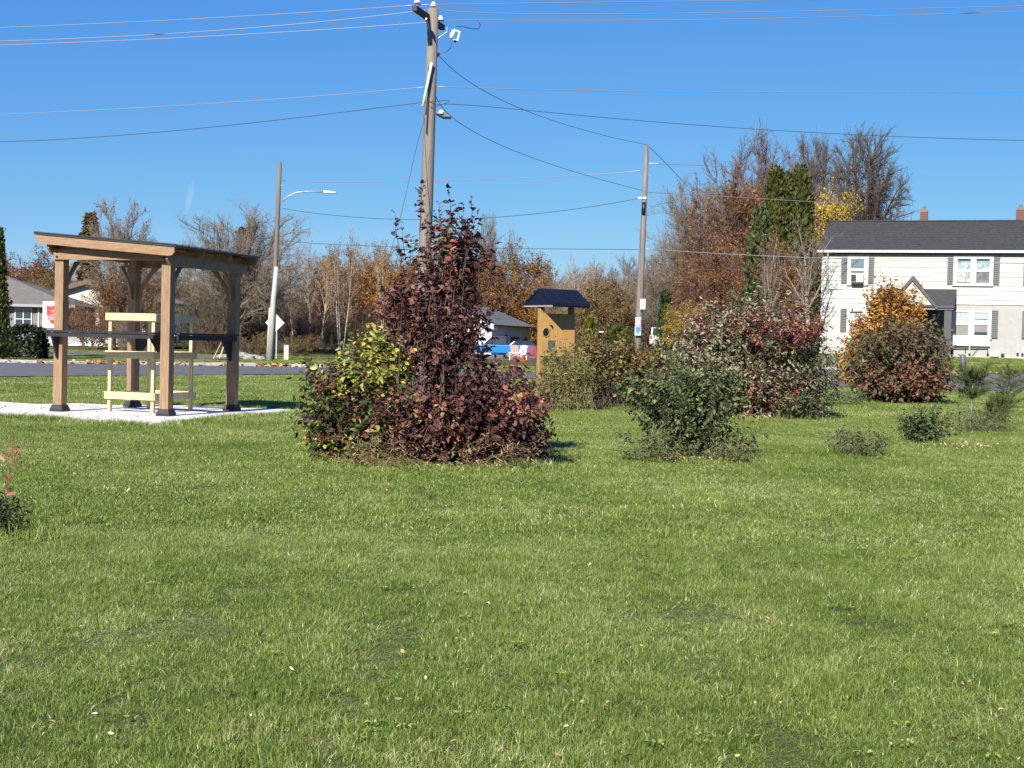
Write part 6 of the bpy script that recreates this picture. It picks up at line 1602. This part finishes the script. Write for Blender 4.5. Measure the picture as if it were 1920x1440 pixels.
# ------------------------------------------------------------------ lawn grass in patches
def grass_mat():
    mt, t, b = new_mat('grass_blade')
    g = t.nodes.new('ShaderNodeNewGeometry')
    def noise(s, d=4):
        n = t.nodes.new('ShaderNodeTexNoise'); n.inputs['Scale'].default_value = s; n.inputs['Detail'].default_value = d
        t.links.new(g.outputs['Position'], n.inputs['Vector']); return n.outputs[0]
    def math_(op, a, b_, clamp=False):
        n = t.nodes.new('ShaderNodeMath'); n.operation = op; n.use_clamp = clamp
        for i, q in enumerate((a, b_)):
            if isinstance(q, (int, float)): n.inputs[i].default_value = q
            else: t.links.new(q, n.inputs[i])
        return n.outputs[0]
    a = t.nodes.new('ShaderNodeAttribute'); a.attribute_type = 'GEOMETRY'; a.attribute_name = 'v'
    # mostly per blade, partly by place
    place = math_('ADD', math_('MULTIPLY', noise(.45), .65), math_('ADD', math_('MULTIPLY', noise(2.2, 3), .45), math_('MULTIPLY', noise(9, 3), .35)))
    f = math_('ADD', math_('MULTIPLY', a.outputs['Fac'], .68), math_('SUBTRACT', math_('MULTIPLY', place, 1.15), .54), True)
    r = t.nodes.new('ShaderNodeValToRGB'); cr = r.color_ramp
    st = [(0, (.045, .075, .012)), (.25, (.095, .15, .019)), (.5, (.155, .225, .032)), (.70, (.235, .30, .058)), (.88, (.36, .40, .11)), (1, (.5, .5, .24))]
    while len(cr.elements) < len(st): cr.elements.new(.5)
    for e_, (p, c) in zip(cr.elements, st): e_.position = p; e_.color = (*c, 1)
    t.links.new(f, r.inputs[0]); t.links.new(r.outputs[0], b.inputs['Base Color'])
    b.inputs['Roughness'].default_value = .38; b.inputs['Specular IOR Level'].default_value = .5
    tr = t.nodes.new('ShaderNodeBsdfTranslucent'); t.links.new(r.outputs[0], tr.inputs[0])
    mx = t.nodes.new('ShaderNodeMixShader'); mx.inputs[0].default_value = .35
    t.links.new(b.outputs[0], mx.inputs[1]); t.links.new(tr.outputs[0], mx.inputs[2]); t.links.new(mx.outputs[0], t.nodes['Material Output'].inputs[0])
    return mt
m_grass = grass_mat()
def patch(name, seed, size, n, h, wd, lean=.5):
    nr = np.random.default_rng(seed)
    x, y = nr.uniform(-size / 2, size / 2, (2, n))
    clump = np.sin(x * 33 + seed) * np.cos(y * 37 - seed) + .5 * np.sin(x * 71 - y * 53)
    L = h * nr.uniform(.45, 1.25, n) * (1 + .25 * clump)
    a = nr.uniform(0, 2 * np.pi, n); ln = np.abs(nr.normal(0, lean, n)) + .12
    dx, dy = np.cos(a) * ln, np.sin(a) * ln
    fa = nr.uniform(0, 2 * np.pi, n); sx, sy = np.cos(fa), np.sin(fa)
    w_ = wd * nr.uniform(.6, 1.3, n)
    def pt(f, s):
        k = f ** 1.8
        return np.stack([x + dx * L * k + sx * s, y + dy * L * k + sy * s, L * f / np.sqrt(1 + (ln * f) ** 2) - .004], 1)
    V = np.stack([pt(0, -w_ / 2), pt(0, w_ / 2), pt(.55, -w_ * .42), pt(.55, w_ * .42), pt(1, 0 * w_)], 1).reshape(-1, 3)
    F = (np.array([(0, 1, 3), (0, 3, 2), (2, 3, 4)])[None] + (np.arange(n) * 5)[:, None, None]).reshape(-1, 3)
    v = np.clip(nr.beta(2.0, 2.6, n), 0, 1); hl = nr.random(n) < .12; v[hl] = nr.uniform(.72, 1.0, hl.sum())
    return np_mesh(name, V, F, m_grass, np.repeat(v, 3))
SHR = [(-1.5, 13.9)]
def scatter(name, y0, y1, step, size, protos, hmul, edge, label, xlim=.40, keep=1.0):
    nr = np.random.default_rng(int(y0 * 10)); pts, rot, scl, idx = [], [], [], []
    y = y0
    while y < y1:
        hw = y * xlim + (2.6 if y < 27 else 1.5); x = -hw
        while x < hw:
            px_, py_ = x + nr.uniform(-.3, .3) * step, y + nr.uniform(-.3, .3) * step
            x += step
            if on_road(px_, py_, edge) : continue
            if in_poly(px_, py_, PAD) or pad_dist(px_, py_) < edge * .8: continue
            if py_ > lerp_line(FAR, px_) and py_ > 80: continue
            # worn strips where the mower turned
            q_ = Vector((px_, py_, 3.1)); wv = mnoise.noise(q_ * .8) + .7 * mnoise.noise(q_ * 2.7)
            s = hmul * (1 + .34 * wv) * (1 + .16 * math.sin((px_ * MD[1] - py_ * MD[0]) * 6.28 / .95 + .8 * mnoise.noise(q_ * .5)))
            for (ax, ay, bx, by, rw) in TRACKS:
                ex, ey = bx - ax, by - ay; t = max(0, min(1, ((px_ - ax) * ex + (py_ - ay) * ey) / (ex * ex + ey * ey)))
                dd = math.hypot(ax + t * ex - px_, ay + t * ey - py_)
                if dd < rw * (1 + .5 * mnoise.noise(q_ * 5)) and mnoise.noise(Vector((px_ * 1.3, py_ * 1.3, 9))) > -.28: s *= .36
            s = max(.2, s)
            pts.append((px_, py_, tz(px_, py_))); rot.append(nr.uniform(0, 6.28)); scl.append((1, 1, s * nr.uniform(.8, 1.2))); idx.append(int(nr.integers(0, len(protos))))
        y += step
    return gn_scatter(name, pts, rot, scl, idx, protos, label)
_m = G(720, 790); _l = math.hypot(_m.x + 1.2, _m.y); MD = ((_m.x + 1.2) / _l, _m.y / _l)      # mowing direction
def gp(px, py): q = G(px, py); return q.x, q.y
TRACKS = []
for a, b_, w_ in (((90, 1470), (300, 1250), .10), ((300, 1250), (450, 1090), .10), ((560, 1450), (700, 1265), .09), ((700, 1265), (790, 1100), .09), ((1500, 1460), (1310, 1225), .10), ((1310, 1225), (1180, 1030), .10), ((1560, 1150), (1760, 1215), .09), ((40, 1245), (190, 1190), .1), ((1400, 1180), (1300, 1110), .08), ((1010, 1350), (980, 1200), .06)):
    TRACKS.append((*gp(*a), *gp(*b_), w_))
near = [patch('near_patch', 300 + i, .26, 1250, .033, .0028, 1.0) for i in range(6)]
mid = [patch('mid_patch', 320 + i, .5, 2000, .034, .0052, 1.0) for i in range(4)]
farp = [patch('far_patch', 340 + i, 1.0, 2400, .042, .012, .9) for i in range(3)]
edgep = [patch('edge_patch', 350 + i, .24, 260, .06, .008) for i in range(3)]
scatter('lawn_grass', 3.4, 9.0, .19, .26, near, 1.0, .1, 'short mown lawn grass in the foreground')
scatter('lawn_grass', 9.0, 27, .40, .5, mid, 1.0, .22, 'mown lawn grass round the shrubs and shelter')
scatter('lawn_grass', 27, 78, .85, 1.0, farp, 1.0, .55, 'lawn grass reaching the road and the far verge')
# small patches close to the pad edge
nr = np.random.default_rng(9); pts, rot, scl, idx = [], [], [], []
for i in range(len(PAD)):
    a, b_ = PAD[i - 1], PAD[i]; L_ = (b_ - a).length
    for k in range(int(L_ / .12)):
        q = a + (b_ - a) * ((k + nr.random()) / max(1, int(L_ / .12))); nrm2 = Vector((-(b_ - a).y, (b_ - a).x)).normalized()
        for o_ in (nr.uniform(.08, .16), nr.uniform(.16, .3)):
            for sgn in (1, -1):
                x_, y_ = q.x + nrm2.x * o_ * sgn, q.y + nrm2.y * o_ * sgn
                if abs(x_) > 12 or in_poly(x_, y_, PAD) or pad_dist(x_, y_) < .06: continue
                pts.append((x_, y_, 0)); rot.append(nr.uniform(0, 6.28)); scl.append((1, 1, nr.uniform(.8, 1.5))); idx.append(int(nr.integers(0, 3)))
gn_scatter('pad_edge_grass', pts, rot, scl, idx, edgep, 'longer grass along the edge of the white pad')
# fallen leaves along the kerb and pale bits in the lawn
nr = np.random.default_rng(12)
L_fall = leaf_mat('fallen_leaf', [(0, (.12, .06, .025)), (.5, (.26, .13, .05)), (.8, (.4, .24, .1)), (1, (.5, .36, .2))], trans=.1)
pos = []
for k in range(2600):
    x = nr.uniform(-24, -5); yb = lerp_line(FAR, x) + abs(nr.normal(0, 1.0)) * .9 + nr.choice([-.25, .15, .3]); pos.append((x, yb, tz(x, yb) + nr.uniform(.03, .10)))
for k in range(500):
    x = nr.uniform(9, 24); yb = lerp_line(FAR, x) + abs(nr.normal(0, .5)); pos.append((x, yb, tz(x, yb) + nr.uniform(.04, .09)))
pos = np.array(pos); n = len(pos)
V, F, vf = leaves(pos, nr.normal(0, 1, (n, 3)) * np.array([1, 1, .35]), nr.normal(0, .35, (n, 3)) + np.array([0, -.3, 1]), nr.uniform(.09, .2, n), nr.random(n), QUAD_V, QUAD_F, 1.2)
tag(link('fallen_leaves', np_mesh('fallen_leaves', V, F, L_fall, vf)), 'drift of fallen brown leaves along the far kerb', kind='stuff')
pos = []
for k in range(260):
    d = 4.2 + 18 * nr.random() ** 1.6; x = nr.uniform(-.37, .37) * d
    if in_poly(x, d, PAD): continue
    pos.append((x, d, nr.uniform(.02, .05)))
for k in range(1900):      # leaf litter at the foot of the middle shrubs
    a = nr.uniform(0, 6.28); r_ = math.sqrt(nr.random()) 
    c_ = loc_c = (G(700, 868), G(880, 876), G(1290, 862), G(1420, 785))[int(nr.integers(0, 4))]
    pos.append((c_.x + math.cos(a) * r_ * .75, c_.y + math.sin(a) * r_ * .45, nr.uniform(.015, .06)))
for k in range(220):
    c_ = G(1790, 838); pos.append((c_.x + nr.normal(0, .28), c_.y + nr.normal(0, .3), nr.uniform(.02, .05)))
pos = np.array(pos); n = len(pos)
V, F, vf = leaves(pos, nr.normal(0, 1, (n, 3)) * np.array([1, 1, .7]), nr.normal(0, .7, (n, 3)) + np.array([0, -.2, 1]), np.where(np.arange(n) < 250, nr.uniform(.012, .028, n), nr.uniform(.018, .045, n)), np.repeat(nr.random(n) ** .8, 1), LEAF_V, LEAF_F, .8)
tag(link('lawn_litter', np_mesh('lawn_litter', V, F, leaf_mat('litter_leaf', [(0, (.2, .11, .05)), (.5, (.36, .26, .12)), (1, (.6, .58, .36))], trans=.1), vf)), 'scattered pale leaf bits lying in the lawn', kind='stuff')

# broad leaved weeds and clover in the lawn
pos, dd_, nn_, sz = [], [], [], []
for k in range(200):
    d = 4.3 + 12 * nr.random() ** 1.5; x = nr.uniform(-.36, .36) * d
    if in_poly(x, d, PAD): continue
    nl_ = int(nr.integers(4, 9)); a0 = nr.uniform(0, 6.28); r_ = nr.uniform(.010, .024)
    for j in range(nl_):
        a = a0 + 6.28 * j / nl_ + nr.normal(0, .2); pos.append((x + .012 * math.cos(a), d + .012 * math.sin(a), .024)); dd_.append((math.cos(a), math.sin(a), .25)); nn_.append((0, 0, 1)); sz.append(r_ * nr.uniform(.7, 1.2))
pos = np.array(pos); n = len(pos)
V, F, vf = leaves(pos, np.array(dd_), np.array(nn_) + nr.normal(0, .2, (n, 3)), np.array(sz), nr.random(n))
tag(link('lawn_weeds', np_mesh('lawn_weeds', V, F, leaf_mat('clover_leaf', [(0, (.16, .24, .03)), (.6, (.26, .35, .06)), (1, (.42, .46, .13))], trans=.3), vf)), 'small broad leaved weeds and clover growing in the lawn', kind='stuff')
# dead leaves blown onto the pad
pos = []
while len(pos) < 190:
    x, y = nr.uniform(-9.5, -3), nr.uniform(19, 25.5)
    if in_poly(x, y, PAD): pos.append((x, y, .046))
pos = np.array(pos); n = len(pos)
V, F, vf = leaves(pos, nr.normal(0, 1, (n, 3)) * np.array([1, 1, .1]), nr.normal(0, .2, (n, 3)) + np.array([0, 0, 1]), nr.uniform(.02, .06, n), nr.random(n), LEAF_V, LEAF_F)
tag(link('pad_leaves', np_mesh('pad_leaves', V, F, L_fall, vf)), 'dry leaf bits blown onto the white pad', kind='stuff')

# unmown grass left standing round the shrub stems
foot = [patch('foot_patch', 370 + i, .3, 170, .075, .006, .9) for i in range(3)]
pts, rot, scl, idx = [], [], [], []
for (px_, py_, rx_, ry_, n_) in ((690, 872, .62, .35, 60), (880, 880, .8, .4, 90), (1290, 864, .6, .3, 60), (1410, 787, 1.25, .7, 90), (1150, 772, 1.1, .5, 70), (1050, 772, .6, .4, 40), (1685, 758, 1.3, .7, 80), (1728, 836, .4, .25, 26), (1612, 857, .4, .25, 26), (1850, 812, .8, .5, 60), (1890, 768, .5, .4, 30), (14, 1014, .2, .15, 14)):
    c_ = G(px_, py_)
    for k in range(n_):
        a = nr.uniform(0, 6.28); r_ = nr.uniform(.55, 1.15)
        x, y = c_.x + math.cos(a) * r_ * rx_, c_.y + math.sin(a) * r_ * ry_
        pts.append((x, y, tz(x, y))); rot.append(nr.uniform(0, 6.28)); scl.append((1, 1, nr.uniform(.35, 1.0) if y < c_.y else nr.uniform(.7, 1.6))); idx.append(int(nr.integers(0, 3)))
gn_scatter('foot_grass', pts, rot, scl, idx, foot, 'longer unmown grass round the feet of the shrubs')
